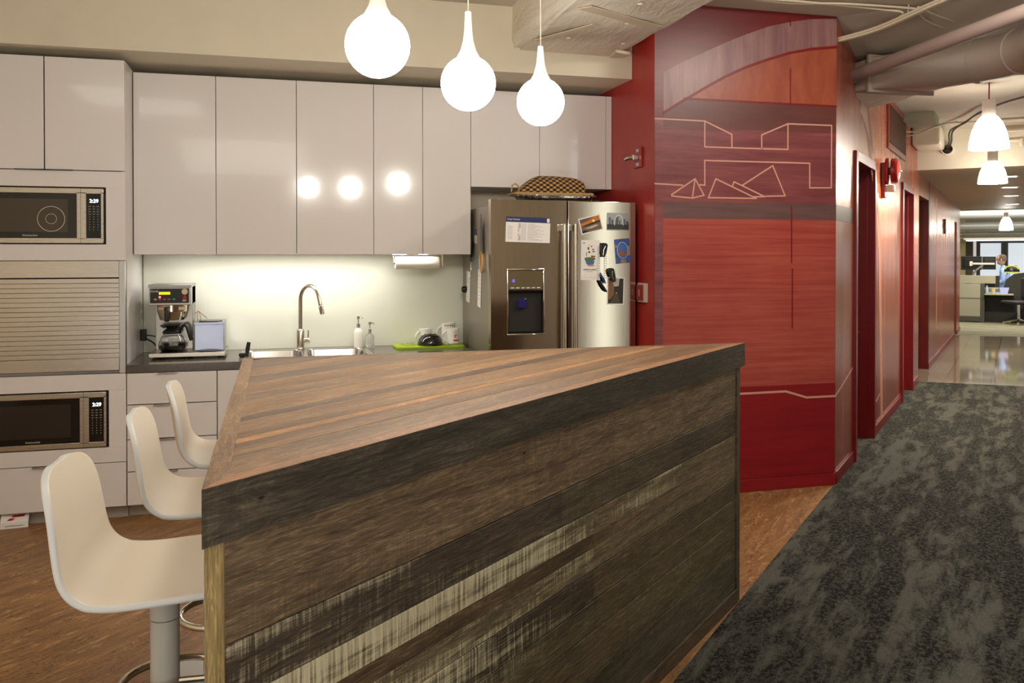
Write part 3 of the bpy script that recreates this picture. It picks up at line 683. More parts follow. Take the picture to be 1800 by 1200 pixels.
b = MB(); b.lathe([(0, 0), (.006, 0), (.005, .003), (0, .003)], 16, (.058, -.003, .357), 0, Matrix.Rotation(R(90), 4, 'X')); b.build('indicator_light', mat('red_indicator', S(240, 40, 60), .4, em=(1, .06, .12, 1), est=5), cp)
b = MB(); b.lathe([(0, 0), (.017, 0), (.016, .004), (0, .005)], 24, (.192, -.003, .387), 0, Matrix.Rotation(R(90), 4, 'X')); b.build('seal_sticker', mat('gold_sticker', S(206, 186, 150), .35, .4), cp)
b = MB(); b.prism([(.178, .328), (.204, .328), (.197, .374), (.188, .374)], -.0045, -.002, lambda a, c, h: (a, h, c)); b.build('hot_water_handle', REDP, cp)
b = MB(); b.box(.181, .199, -.0052, -.0045, .334, .338); b.build('handle_print', PAPER, cp)
b = MB(); b.lathe([(.0, 0), (.066, 0), (.068, .004), (.080, .045), (.082, .048), (.082, .052), (.084, .088), (0, .088)], 40, (.118, .055, .222)); bk = b.build('brew_basket', mat('polished_steel', S(206, 192, 168), .18, 1.0), t)
b = MB(); b.box(-.012, .012, -.045, .0, .0, .085, .006); b.build('basket_handle', BLACK, bk, loc=(.100, -.022, .218))
lb = mat('label_print', S(206, 186, 160), .5); lr = mat('label_border', S(150, 60, 40), .5)
for a0 in (-150, -62):
    b = MB(); on_cyl(b, .0842, R(a0), R(a0 + 36), .058, .080, 6, 1); on_cyl(b, .0845, R(a0 + 2), R(a0 + 34), .060, .078, 6, 0); b.build('basket_label', [lb, lr], bk, loc=(.118, .055, .222), smooth=0)
b = MB(); b.box(.0, .415, -.03, .30, .012, .036, .002); b.build('base_tray', STEEL, t)
for x in (.03, .20, .385):
    for y in (.0, .26): MB().lathe([(0, 0), (.012, 0), (.012, .012), (0, .012)], 14, (x, y, 0)).build('foot', RUBBER, t)
HOTP = mat('hot_plate_black', S(28, 25, 23), .2)
for x in (.118, .325): MB().lathe([(0, 0), (.062, 0), (.064, .004), (.050, .0065), (0, .006)], 36, (x, .05, .036)).build('hot_plate', HOTP, t)
b = MB(); b.box(.240, .405, .05, .28, .036, .20, .003); b.box(.238, .407, .045, .28, .188, .204, .002); wb = b.build('warmer_body', brushed('warmer_steel', S(146, 150, 164), .22, (20, 20, 8)), t)
b = MB(); b.lathe([(0, 0), (.066, 0), (.068, .004), (.052, .0065), (0, .006)], 36, (.325, .13, .204)); b.build('warmer_plate', bpy.data.materials['hot_plate_black'], wb)
# glass pot
p = thing('coffee_pot', 'glass coffee pot with black lid and handle, part filled, on the brewer hot plate', 'coffee pot', (-.582, 5.35, ZC + .043))
CLEAR = mat('pot_glass', (1, 1, 1, 1), .02, trans=1.0, ior=1.2, spec=.5)
b = MB(); b.lathe([(0, 0), (.060, 0), (.072, .008), (.077, .025), (.074, .045), (.060, .080), (.045, .102), (.040, .110), (.0385, .110), (.0435, .101), (.0585, .079), (.0725, .044), (.0752, .025), (.0705, .0095), (.059, .0018), (0, .0018)], 44); b.build('jug', CLEAR, p)
b = MB(); b.lathe([(0, .003), (.058, .003), (.069, .010), (.0735, .025), (.0728, .034), (0, .034)], 44); b.build('coffee', mat('black_coffee', S(14, 9, 6), .05), p)
b = MB(); b.lathe([(.038, .100), (.052, .100), (.052, .112), (.040, .122), (.030, .128), (.034, .136), (.046, .146), (.047, .150), (0, .150)], 36); b.prism([(-.066, .148), (-.03, .153), (-.03, .135), (-.045, .132)], -.022, .022, lambda a, c, h: (a, h, c)); b.build('lid', BLACK, p)
b = MB(); b.tube([(.038, -.006, .112), (.058, -.010, .143), (.074, -.012, .147), (.084, -.012, .135), (.098, -.014, .085), (.106, -.015, .057)], [.009, .009, .0095, .0105, .011, .009], 10); b.build('handle', BLACK, p)
b = MB(); b.lathe([(.0602, .079), (.0612, .079), (.0602, .082), (.0592, .082)], 40); b.build('band', CHROME, p)
lettering('RFIELD', .010, bpy.data.materials['white_print'], p, (-.030, -.0605, .068), rot=(R(72), 0, R(-26)), name='pot_lettering', xs=1.3)
# rubber bands loop standing on warmer
t2 = tag(MB().tube([(0, 0, .0), (-.006, 0, .03), (.004, 0, .056), (.012, 0, .03), (.014, 0, 0)], .0018, 6).tube([(.002, 0, .056), (.03, .01, .03), (.05, .012, .012)], .0022, 6).tube([(.002, 0, .056), (-.02, 0, .04)], .0022, 6).build('twine_loop', mat('tan_twine', S(176, 116, 62), .7), loc=(-.448, 5.45, ZC + .207)), 'tan twine loop standing on the warmer beside the brewer', 'twine')
# outlet and plug on the side of the tall cabinet
t = thing('power_outlet', 'white power outlet plate on the tall cabinet side by the coffee machine', 'outlet', (-.7885, 5.60, 1.10))
b = MB(); b.box(0, .006, -.035, .035, -.06, .06, .002); b.build('plate', WHITEP, t)
b = MB(); b.box(.006, .0085, -.017, .017, .008, .045, .002); b.box(.006, .0085, -.017, .017, -.045, -.008, .002); b.build('socket', mat('socket_shade', S(190, 184, 174), .4), t)
t = thing('power_plug', 'black plug with a cord hanging behind the coffee machine', 'plug', (-.779, 5.60, ZC + .115))
b = MB(); b.box(-.0095, .026, -.014, .014, -.035, .035, .006); b.build('plug_body', BLACK, t)
b = MB(); b.tube([(.02, 0, -.02), (.06, 0, -.045), (.10, -.02, -.085), (.13, -.03, -.11)], .0048, 8); b.tube([(.02, 0, .0), (.05, .01, -.006), (.085, .02, -.014), (.12, .03, -.03)], .0035, 8); b.build('cord', BLACK, t)

# ------------------------------------------------------------------ fridge
FF = 4.8613
fx0, fx1, fs, ft = 1.207, 2.118, 1.676, 1.766
t = thing('fridge', 'tall stainless steel side-by-side fridge with a dispenser in the left door', 'fridge', (0, 0, 0))
SIDE = mat('fridge_side_grey', S(150, 142, 128), .32, .55, bump=.08, vscale=30)
b = MB(); b.box(fx0 + .005, fx1 - .005, FF + .085, 5.66, .05, 1.735, .004); b.build('body', SIDE, t)
b = MB(); b.box(fx0 + .02, fx1 - .02, FF + .04, FF + .085, .05, 1.74); b.build('door_gasket', GAP, t)
dx0, dx1, dz0, dz1 = 1.303, 1.533, .970, 1.362
def profile_door(x0, x1, hole=None):
    b = MB()
    if hole:
        hx0, hx1, hz0, hz1 = hole
        b.box(x0, hx0, FF, FF + .06, .06, ft); b.box(hx1, x1, FF, FF + .06, .06, ft); b.box(hx0, hx1, FF, FF + .06, hz1, ft); b.box(hx0, hx1, FF, FF + .06, .06, hz0)
        bmesh.ops.remove_doubles(b.bm, verts=b.bm.verts, dist=.0004)
    else: b.box(x0, x1, FF, FF + .06, .06, ft, .006)
    return b
ld = profile_door(fx0, fs - .004, (dx0 + .008, dx1 - .008, dz0 + .008, dz1 - .008)).build('door', FRIDGE, t, smooth=0)
rd = profile_door(fs + .004, fx1).build('door', FRIDGE, t)
HS = mat('handle_steel', S(222, 216, 206), .22, 1.0)
for x, d_ in ((fs - .034, ld), (fs + .034, rd)):
    b = MB(); b.tube([(x, FF - .052, .42), (x, FF - .052, 1.625)], .0135, 14)
    b.box(x - .014, x + .014, FF - .055, FF + .001, 1.585, 1.625, .004); b.box(x - .014, x + .014, FF - .055, FF + .001, .42, .46, .004); b.build('handle', HS, d_)
b = MB()
for rx0, rx1, rz0, rz1 in ((dx0, dx0 + .009, dz0 + .01, dz1 - .01), (dx1 - .009, dx1, dz0 + .01, dz1 - .01), (dx0, dx1, dz1 - .011, dz1), (dx0, dx1, dz0, dz0 + .011)): b.box(rx0, rx1, FF - .006, FF + .02, rz0, rz1, .004)
dp = b.build('dispenser_frame', CHROME, t)
box('dispenser_panel', mat('dispenser_panel_glossy', S(140, 128, 104), .08, .75), dx0 + .009, dx1 - .009, FF + .001, FF + .03, 1.238, dz1 - .010, dp, .001)
b = MB()
for i in range(6): b.box(dx0 + .024 + i * .032, dx0 + .045 + i * .032, FF - .0002, FF + .001, 1.247, 1.252)
b.build('dispenser_button', PAPER, dp, smooth=0)
b = MB(); b.box(dx0 + .034, dx0 + .048, FF - .0003, FF + .001, 1.282, 1.300); b.build('dispenser_digit', mat('blue_led', S(90, 80, 200), .5, em=S(100, 90, 240), est=.8), dp, smooth=0)
b = MB(); x0, x1 = dx0 + .009, dx1 - .009
b.box(x0, x1, FF + .055, FF + .062, dz0 + .01, 1.24); b.box(x0 - .003, x0, FF, FF + .06, dz0 + .01, 1.24); b.box(x1, x1 + .003, FF, FF + .06, dz0 + .01, 1.24); b.box(x0, x1, FF + .0, FF + .06, 1.230, 1.238); b.box(x0, x1, FF + .002, FF + .06, dz0 + .01, dz0 + .02); b.box(x0 + .05, x1 - .07, FF + .045, FF + .055, dz0 + .02, 1.2)
b.build('dispenser_recess', mat('dispenser_black', S(16, 14, 13), .18), dp, smooth=0)
b = MB(); b.box(x0 + .065, x0 + .115, FF + .012, FF + .02, 1.13, 1.185, .003); b.build('dispenser_paddle', mat('paddle_blue_reflection', S(26, 24, 56), .2, em=S(60, 50, 200), est=.06), dp)  # blue reflection put into the paddle as a weak glow
b = MB(); b.box(fx0 + .012, fx0 + .05, FF + .03, FF + .12, 1.735, 1.775, .006); b.build('hinge_cover', mat('hinge_grey', S(120, 112, 100), .4), t)
b = MB(); b.box(fx0 + .03, fx1 - .03, FF + .03, FF + .08, 0, .06); b.build('kick_grille', BLACK, t)
# papers and cards on the doors
def card(name, label, cat, cx, cz, wd, ht, tilt, m, parts=(), lift=.0006, group=None, y=None):
    o = MB().box(-wd / 2, wd / 2, -.0008, 0, -ht / 2, ht / 2).build(name, m, smooth=0)
    o.location = (cx, (FF if y is None else y) - lift, cz); o.rotation_euler = (0, R(tilt), 0); tag(o, label, cat, group)
    for k, (nm, mm, polys) in enumerate(parts):
        b = MB()
        for i, pl in enumerate(polys):
            b.prism(pl, -.0010 - .00022 * k - .00005 * (i % 4), -.0007, lambda a, c, h: (a, h, c))
            if nm == 'collage_tile': b.build(nm, mm, o, smooth=0); b = MB()
        if nm != 'collage_tile': b.build(nm, mm, o, smooth=0)
    return o
def rc(x0, x1, z0, z1): return [(x0, z0), (x1, z0), (x1, z1), (x0, z1)]
def ell(cx, cz, a, c, n=20): return [(cx + a * cos(2 * pi * i / n), cz + c * sin(2 * pi * i / n)) for i in range(n)]
NAVY = mat('navy_print', S(36, 48, 92), .5); GREYT = mat('grey_text', S(176, 168, 160), .7); BLUEP = mat('blue_print', S(60, 100, 170), .5)
o = card('schedule_sheet', 'white printed schedule with a navy header on the left fridge door', 'paper', 1.432, 1.59, .272, .148, 1.6, PAPER, (
    ('header_band', NAVY, [rc(-.136, .136, .043, .074)]),
    ('text_rows', GREYT, [rc(-.002, .04 + .07 * ((i * 37) % 11) / 11, .032 - i * .0072, .034 - i * .0072) for i in range(14)] + [rc(-.045, -.012, .032 - i * .0072, .034 - i * .0072) for i in range(14)] + [rc(-.125, -.095, .016 - i * .0072, .018 - i * .0072) for i in range(11)]),
    ('row_markers', mat('orange_print', S(208, 156, 84), .6), [rc(-.061, -.055, .031 - i * .0072, .036 - i * .0072) for i in (0, 1, 2, 3, 4, 8, 10, 12, 13)]),
    ('row_markers', mat('red_marker_print', S(196, 100, 90), .6), [rc(-.061, -.055, .031 - i * .0072, .036 - i * .0072) for i in (5, 6, 9)]),
    ('row_markers', BLUEP, [rc(-.053, -.048, .031 - i * .0072, .036 - i * .0072) for i in (0, 1, 2, 3, 10, 11, 12, 13)]),
    ('crest', PAPER, [rrect(.115, .131, .047, .070, .003)])))
lettering('Surge Schedule', .0125, bpy.data.materials['white_print'], o, (-.128, -.0026, .059), align='LEFT')
SUN = mat('sunset_sky', S(206, 140, 50), .3); 
o = card('postcard', 'sunset beach postcard tilted at the top of the right fridge door', 'postcard', 1.824, 1.626, .142, .098, -14, PAPER, (
    ('sky', mat('sunset_orange', S(190, 116, 44), .3), [rc(-.064, .064, .002, .042)]),
    ('sea', mat('sunset_sea', S(112, 92, 80), .3), [rc(-.064, .064, -.042, .003)]),
    ('cloud', mat('dusk_cloud', S(96, 76, 66), .3), [[(-.064, .016), (-.01, .026), (.03, .040), (-.03, .042), (-.064, .042)]]),
    ('headland', mat('dark_headland', S(34, 26, 22), .4), [[(-.064, -.004), (-.03, .004), (.03, .010), (.064, .012), (.064, .004), (-.01, -.004)], [(-.064, -.042), (-.02, -.036), (-.05, -.026), (-.064, -.028)]]),
    ('sun', mat('sun_print', S(255, 236, 160), .3), [ell(.022, .017, .008, .007)]), ('foam', mat('foam_print', S(196, 176, 150), .4), [[(-.05, -.018), (.03, -.008), (.05, -.016), (.0, -.024)]])))
BLDG = mat('grey_buildings', S(92, 96, 100), .4)
o = card('postcard', 'grey city skyline postcard with a pale curve, top right of the fridge', 'postcard', 2.000, 1.643, .146, .106, 1, mat('pale_grey_card', S(160, 164, 166), .35), (
    ('skyline', BLDG, [rc(-.06, -.048, -.02, .026), rc(-.044, -.03, -.02, .012), rc(-.018, .002, -.02, .030), rc(.006, .016, -.02, .008), rc(.034, .046, -.02, .018), rc(.05, .07, -.02, .004)]),
    ('treeline', mat('dark_trees_print', S(56, 62, 58), .5), [rc(-.071, .071, -.047, -.016)]),
    ('curve', mat('pale_arch_print', S(214, 216, 214), .35), [[(-.022 + .027 + .030 * cos(pi - pi * i / 12) * 1.0, -.022 + .066 * sin(pi * i / 12) ** .8), (.005 + .030 * cos(pi - pi * (i + 1) / 12), -.022 + .066 * sin(pi * (i + 1) / 12) ** .8), (.005 + .026 * cos(pi - pi * (i + 1) / 12), -.022 + .061 * sin(pi * (i + 1) / 12) ** .8), (.005 + .026 * cos(pi - pi * i / 12), -.022 + .061 * sin(pi * i / 12) ** .8)] for i in range(12)])))
o = card('postcard', 'blue collage postcard with an oval city view, right edge of the fridge', 'postcard', 2.030, 1.466, .100, .148, -5, mat('blue_collage', S(70, 78, 112), .35), (
    ('collage_tile', mat('blue_tile_print', S(54, 92, 170), .35), [rc(-.048, -.02, .045, .072), rc(.02, .048, .05, .072), rc(-.048, -.028, -.07, -.04), rc(.02, .048, -.068, -.036), rc(-.048, -.034, -.02, .02)]),
    ('collage_tile', mat('stone_tile_print', S(150, 126, 108), .4), [rc(-.018, .018, -.072, -.052), rc(.030, .048, -.03, .03), rc(-.048, -.034, .022, .042)]),
    ('oval_border', mat('pale_oval', S(196, 186, 176), .4), [ell(0, .004, .036, .052)]), ('oval_sky', mat('oval_blue', S(52, 104, 190), .35), [ell(0, .004, .033, .049)]),
    ('oval_town', mat('oval_town', S(128, 92, 78), .4), [[(-.024, -.028), (.024, -.028), (.030, -.006), (.016, .000), (.008, .006), (-.004, -.004), (-.008, .024), (-.013, .034), (-.018, .024), (-.020, 0), (-.031, -.008)]])))
G1 = mat('leaf_green_print', S(70, 120, 56), .5); R1 = mat('tomato_red_print', S(190, 48, 38), .5)
o = card('flyer', 'white lunch flyer with a salad bowl drawing on the right fridge door', 'flyer', 1.820, 1.411, .118, .240, 1, PAPER, (
    ('salad', G1, [ell(-.004, .004, .030, .014), ell(-.024, .008, .012, .008), ell(.022, .008, .012, .008), [(-.026, .022), (-.022, .022), (-.020, .048), (-.024, .05)], ell(-.012, .070, .006, .010), ell(.022, .052, .010, .004), ell(.018, .064, .008, .004), ell(.024, .022, .010, .005)]),
    ('vegetable', R1, [ell(-.006, .048, .007, .007), ell(.012, .022, .007, .007), ell(.008, .082, .004, .005), ell(-.012, .006, .005, .005), ell(.008, .004, .005, .004), ell(-.006, .09, .003, .003)]),
    ('drawn_bowl', mat('drawn_bowl_blue', S(74, 108, 178), .5), [[(-.030, -.004), (.030, -.004), (.024, -.022), (.012, -.030), (-.012, -.030), (-.024, -.022)]]),
    ('orange_oval', mat('drawn_orange', S(206, 140, 60), .5), [ell(.006, -.032, .024, .005)]), ('fine_print', GREYT, [rc(-.02, .02, -.070, -.068), rc(-.05, .05, -.104, -.1035), rc(-.048, -.034, .098, .106)])))  # orange oval is print below the drawn bowl
lettering('GREEN LUNCH', .0125, mat('teal_print', S(70, 110, 104), .5), o, (0, -.0026, -.057))
o = card('photo_print', 'white-bordered photo of a dim alley at the lower right of the fridge', 'photo', 1.986, 1.224, .112, .166, 1.5, PAPER, (
    ('alley_dark', mat('alley_dark', S(46, 38, 28), .3), [rc(-.05, .048, -.076, .076)]), ('alley_sky', mat('alley_sky', S(176, 170, 156), .3), [[(-.034, .076), (.022, .076), (.018, .03), (-.012, .026), (-.028, .05)]]),
    ('alley_wall', mat('alley_brick', S(126, 88, 56), .3), [[(-.05, .07), (-.03, .06), (-.012, .03), (-.012, -.02), (-.034, -.05), (-.05, -.05)]]), ('alley_road', mat('alley_road', S(76, 68, 54), .3), [[(-.034, -.076), (.03, -.076), (.012, -.018), (-.008, -.018)]]), ('headlight', mat('alley_lamp', S(230, 190, 60), .3), [ell(.004, -.012, .005, .003)])))
def clip(label, x, z, tilt, k=1.0):
    o = thing('magnet_clip', label, 'magnet clip', (x, FF, z), 0, 'black magnet clips on the right fridge door'); o.rotation_euler = (0, R(tilt), 0)
    b = MB(); b.prism([(-.022 * k, .030), (-.012 * k, .040), (.012 * k, .040), (.022 * k, .030), (.018 * k, -.012), (.008 * k, -.044), (-.008 * k, -.044), (-.018 * k, -.012)], -.024, -.010, lambda a, c, h: (a, h, c)); b.build('clip_jaw', BLACK, o)
    b = MB(); b.lathe([(0, 0), (.016, 0), (.018, .004), (.016, .010), (0, .012)], 20, (0, 0, .008), 0, Matrix.Rotation(R(90), 4, 'X')); b.build('magnet', RUBBER, o)
    b = MB(); b.tube([(-.004, -.024, -.035), (-.004, -.027, .0), (.006, -.027, .022)], .0018, 6); b.build('spring_wire', CHROME, o)
    return o
clip('upper black magnet clip holding the lanyard on the fridge', 1.901, 1.474, 4)
clip('lower black magnet clip holding the alley photo', 1.955, 1.322, -18, .95)
t = thing('lanyard', 'blue and white beaded cord with a blue pen hanging from the upper clip', 'lanyard', (1.893, FF - .014, 1.46))
b = MB()
for x in (-.016, .020):
    for i in range(22): b.lathe([(0, -.0028), (.0026, -.0015), (.0026, .0015), (0, .0028)], 8, (x + (.004 if x > 0 else 0), 0, -.012 - i * .0072), i % 2)
b.build('beaded_cord', [NAVY, PAPER], t)
b = MB(); b.tube([(-.014, -.002, -.125), (.004, -.003, -.160), (.014, -.003, -.178)], [.004, .007, .007], 10); pn = b.build('pen', mat('blue_pen', S(40, 70, 150), .3), t)
b = MB(); b.tube([(.014, -.003, -.178), (.020, -.003, -.190)], [.006, .004], 10); b.build('pen_tip', CHROME, pn)
b = MB(); b.tube([(-.02, -.001, -.17), (-.004, -.002, -.20), (.014, -.001, -.225), (.03, 0, -.24)], [.008, .009, .009, .004], 8, flat=.4); b.build('strap', BLACK, t)
# things on the side of the fridge (side plane x = fx0)
FX = fx0 + .004
def side_card(name, label, cat, yc, zc, wd, ht, tilt, mats, band=None):
    o = MB().box(-.0008, 0, -wd / 2, wd / 2, -ht / 2, ht / 2).build(name, mats[0], smooth=0); o.location = (FX - .0006, yc, zc); o.rotation_euler = (R(tilt), 0, 0); tag(o, label, cat)
    if band: b = MB(); b.box(-.0013, -.0007, -wd / 2, wd / 2, ht / 2 - band, ht / 2); b.build('header_band', mats[1], o, smooth=0)
    b = MB()
    for i in range(9): b.box(-.0012, -.0007, -wd * .38, wd * .2 * ((i * 5) % 3), -ht * .42 + i * ht * .08, -ht * .42 + i * ht * .08 + .003)
    b.build('text_rows', GREYT, o, smooth=0); return o
side_card('notice_slip', 'tall white slip with a light blue top on the fridge side', 'paper', 5.165, 1.27, .085, .30, 6, [PAPER, mat('sky_blue_print', S(96, 164, 220), .5)], .07)
side_card('notice_slip', 'white curled note at the back of the fridge side', 'paper', 5.49, 1.235, .11, .20, 4, [PAPER, PAPER])
side_card('notice_card', 'tiny white card with a navy top on the fridge side', 'paper', 5.265, 1.56, .07, .09, 3, [PAPER, NAVY], .04)
o = thing('magnet_clip', 'black magnet clip on the curled note of the fridge side', 'magnet clip', (FX, 5.545, 1.215)); b = MB(); b.lathe([(0, 0), (.02, 0), (.024, .012), (.018, .03), (0, .036)], 20, (0, 0, 0), 0, Matrix.Rotation(R(-90), 4, 'Y')); b.build('magnet', BLACK, o)
o = thing('scissors', 'dark scissors with a tan handle hung on the fridge side', 'scissors', (FX - .012, 5.06, 1.50))
b = MB()
b.prism([(-.02, -.05), (.03, -.05), (.03, .10), (.012, .19), (.004, .10), (-.012, .02)], -.004, .004, lambda a, c, h: (h, a, c)); b.prism([(.0, -.05), (.045, -.045), (.05, .06), (.03, .14), (.02, .05)], .004, .010, lambda a, c, h: (h, a, c)); b.build('blade', mat('dark_steel', S(70, 66, 62), .3, .8), o)
b = MB(); b.tube([(0, .01 + .032 * cos(a), -.10 + .06 * sin(a)) for a in [2 * pi * i / 28 for i in range(28)]], .0065, 8, closed=True); b.build('handle', mat('tan_handle', S(216, 170, 104), .5), o)
o = thing('clothes_peg', 'black spring clip magnet gripping a thin cord at the fridge side edge', 'clip', (FX - .010, 5.36, 1.47))
b = MB(); b.prism([(-.012, -.07), (0, -.07), (.012, .06), (.0, .07)], -.006, .006, lambda a, c, h: (h, a, c)); b.prism([(.012, -.07), (.0, -.07), (-.05, .05), (-.036, .06)], -.006, .006, lambda a, c, h: (h, a, c)); b.build('clip_jaw', BLACK, o)
b = MB(); b.tube([(0, .0, -.07), (0, .006, -.10), (0, -.004, -.13), (.002, .02, -.16), (.002, .05, -.18)], .003, 8); b.build('cord', CHROME, o)
# on top of the fridge
t = thing('foil_tray', 'crimped foil roasting tray on top of the fridge', 'tray', (1.655, 5.05, 1.7365))
b = MB(); n = 96; x0_, y0_ = .24, .10; pts = []; rows = []
for sc, z in ((.80, .0), (1.0, .062), (1.08, .064), (1.08, .068), (.99, .066), (.79, .004)):
    row = []
    for i in range(n):
        a = 2 * pi * i / n; k = 1 + (.018 if i % 4 < 2 else -.012) * (1 if .02 < z else .6); e = .5
        row.append((x0_ * sc * k * math.copysign(abs(cos(a)) ** e, cos(a)), y0_ * sc * k * math.copysign(abs(sin(a)) ** e, sin(a)), z))
    rows.append(row)
pts = [p for r_ in rows for p in r_]
b.faces(pts, [[i * n + k, i * n + (k + 1) % n, (i + 1) * n + (k + 1) % n, (i + 1) * n + k] for i in range(len(rows) - 1) for k in range(n)] + [[k for k in range(n)][::-1], [(len(rows) - 1) * n + k for k in range(n)]])
bmesh.ops.recalc_face_normals(b.bm, faces=b.bm.faces); b.build('foil', mat('crinkled_foil', S(170, 168, 162), .22, 1.0, bump=.5, vscale=14), t, smooth=20)
g = G('woven_wicker'); g.set(Roughness=.55)
w1 = g.n('ShaderNodeTexWave', wave_type='BANDS', bands_direction='DIAGONAL'); g.l(g.coords((1, .3, 1.4)), w1.inputs['Vector']); w1.inputs['Scale'].default_value = 15
w2 = g.n('ShaderNodeTexWave', wave_type='BANDS', bands_direction='DIAGONAL'); g.l(g.coords((-1, .3, 1.4)), w2.inputs['Vector']); w2.inputs['Scale'].default_value = 15
hh = g.math('MAXIMUM', w1.outputs['Fac'], w2.outputs['Fac']); hh2 = g.math('MULTIPLY', w1.outputs['Fac'], w2.outputs['Fac'])
g.color(g.ramp(g.math('ADD', g.math('MULTIPLY', hh, .6), g.math('MULTIPLY', hh2, .5)), [(.3, S(40, 24, 10)), (.55, S(112, 76, 34)), (.95, S(196, 156, 96))])); g.bump(hh, .8, .01); WICKER = g.m
t = thing('wicker_basket', 'long woven wicker basket lid lying on a flat cane tray above the fridge', 'basket', (1.628, 5.04, 1.817))
b = MB(); rows = []; N = 28
for i in range(21):
    u = -1 + 2 * i / 20; x = .205 * u; hgt = .108 * (1 - max(0, u) ** 6 * .22) * (1.0 if u < .1 else 1 - .10 * (u - .1)); wd = .085 * (1 - abs(u) ** 4 * .25)
    if u < -.35: hgt *= 1 - ((-.35 - u) / .65) ** 1.6 * .75
    rows.append([(x, -wd * cos(pi * k / N), hgt * sin(pi * k / N) ** .7) for k in range(N + 1)])
pts = [p for r_ in rows for p in r_]; m_ = N + 1
b.faces(pts, [[i * m_ + k, (i + 1) * m_ + k, (i + 1) * m_ + k + 1, i * m_ + k + 1] for i in range(20) for k in range(N)] + [[k for k in range(m_)], [20 * m_ + k for k in range(m_)][::-1], [i * m_ for i in range(21)] + [i * m_ + N for i in range(20, -1, -1)]])
bmesh.ops.recalc_face_normals(b.bm, faces=b.bm.faces); b.build('basket_body', WICKER, t)
b = MB(); b.tube([(-.205, -.03, .006), (-.215, -.035, .04), (-.232, -.035, .055), (-.252, -.035, .045), (-.258, -.03, .006)], .005, 8); b.build('basket_loop', mat('cane', S(176, 140, 84), .6), t)
t = tag(MB().prism(rrect(-.265, .24, -.10, .10, .02), 0, .006).tube([(x, y, .008) for x, y in rrect(-.262, .237, -.097, .097, .02)], .0055, 8, closed=True).build('cane_tray', bpy.data.materials['cane'], loc=(1.64, 5.04, 1.805)), 'flat tan cane tray between the foil tray and the basket', 'tray')

# ------------------------------------------------------------------ fittings on the red side wall
t = thing('fire_lock_plate', 'red plate lettered FIRE twice with a chrome valve on the red side wall', 'fire plate', (2.1485, 4.885, 2.037))
b = MB(); b.box(-.012, 0, -.058, .058, -.062, .062, .003); b.build('plate', REDP, t)
for z in (.042, -.042): lettering('FIRE', .026, bpy.data.materials['white_print'], t, (-.0124, 0, z), rot=(R(90), 0, R(-90)))
b = MB(); b.tube([(-.01, 0, 0), (-.03, 0, 0), (-.05, .02, 0), (-.06, .05, -.004), (-.06, .075, -.006)], [.012, .013, .011, .012, .010], 12); b.box(-.045, -.012, -.018, .006, -.016, .016, .004); b.build('valve', CHROME, t)
t = thing('alarm_pull_box', 'small red box with a white surround on the red wall beside the fridge', 'alarm box', (2.1485, 4.805, 1.215))
b = MB(); b.box(-.022, 0, -.055, .055, -.058, .058, .003); b.build('surround', mat('grey_white_surround', S(206, 190, 180), .4), t)
b = MB(); b.box(-.030, -.021, -.032, .056, -.048, .048, .003); bb = b.build('cover', REDP, t)
b = MB(); b.box(-.033, -.029, .005, .016, -.022, .018, .002); b.build('pull_tab', ALU, bb)

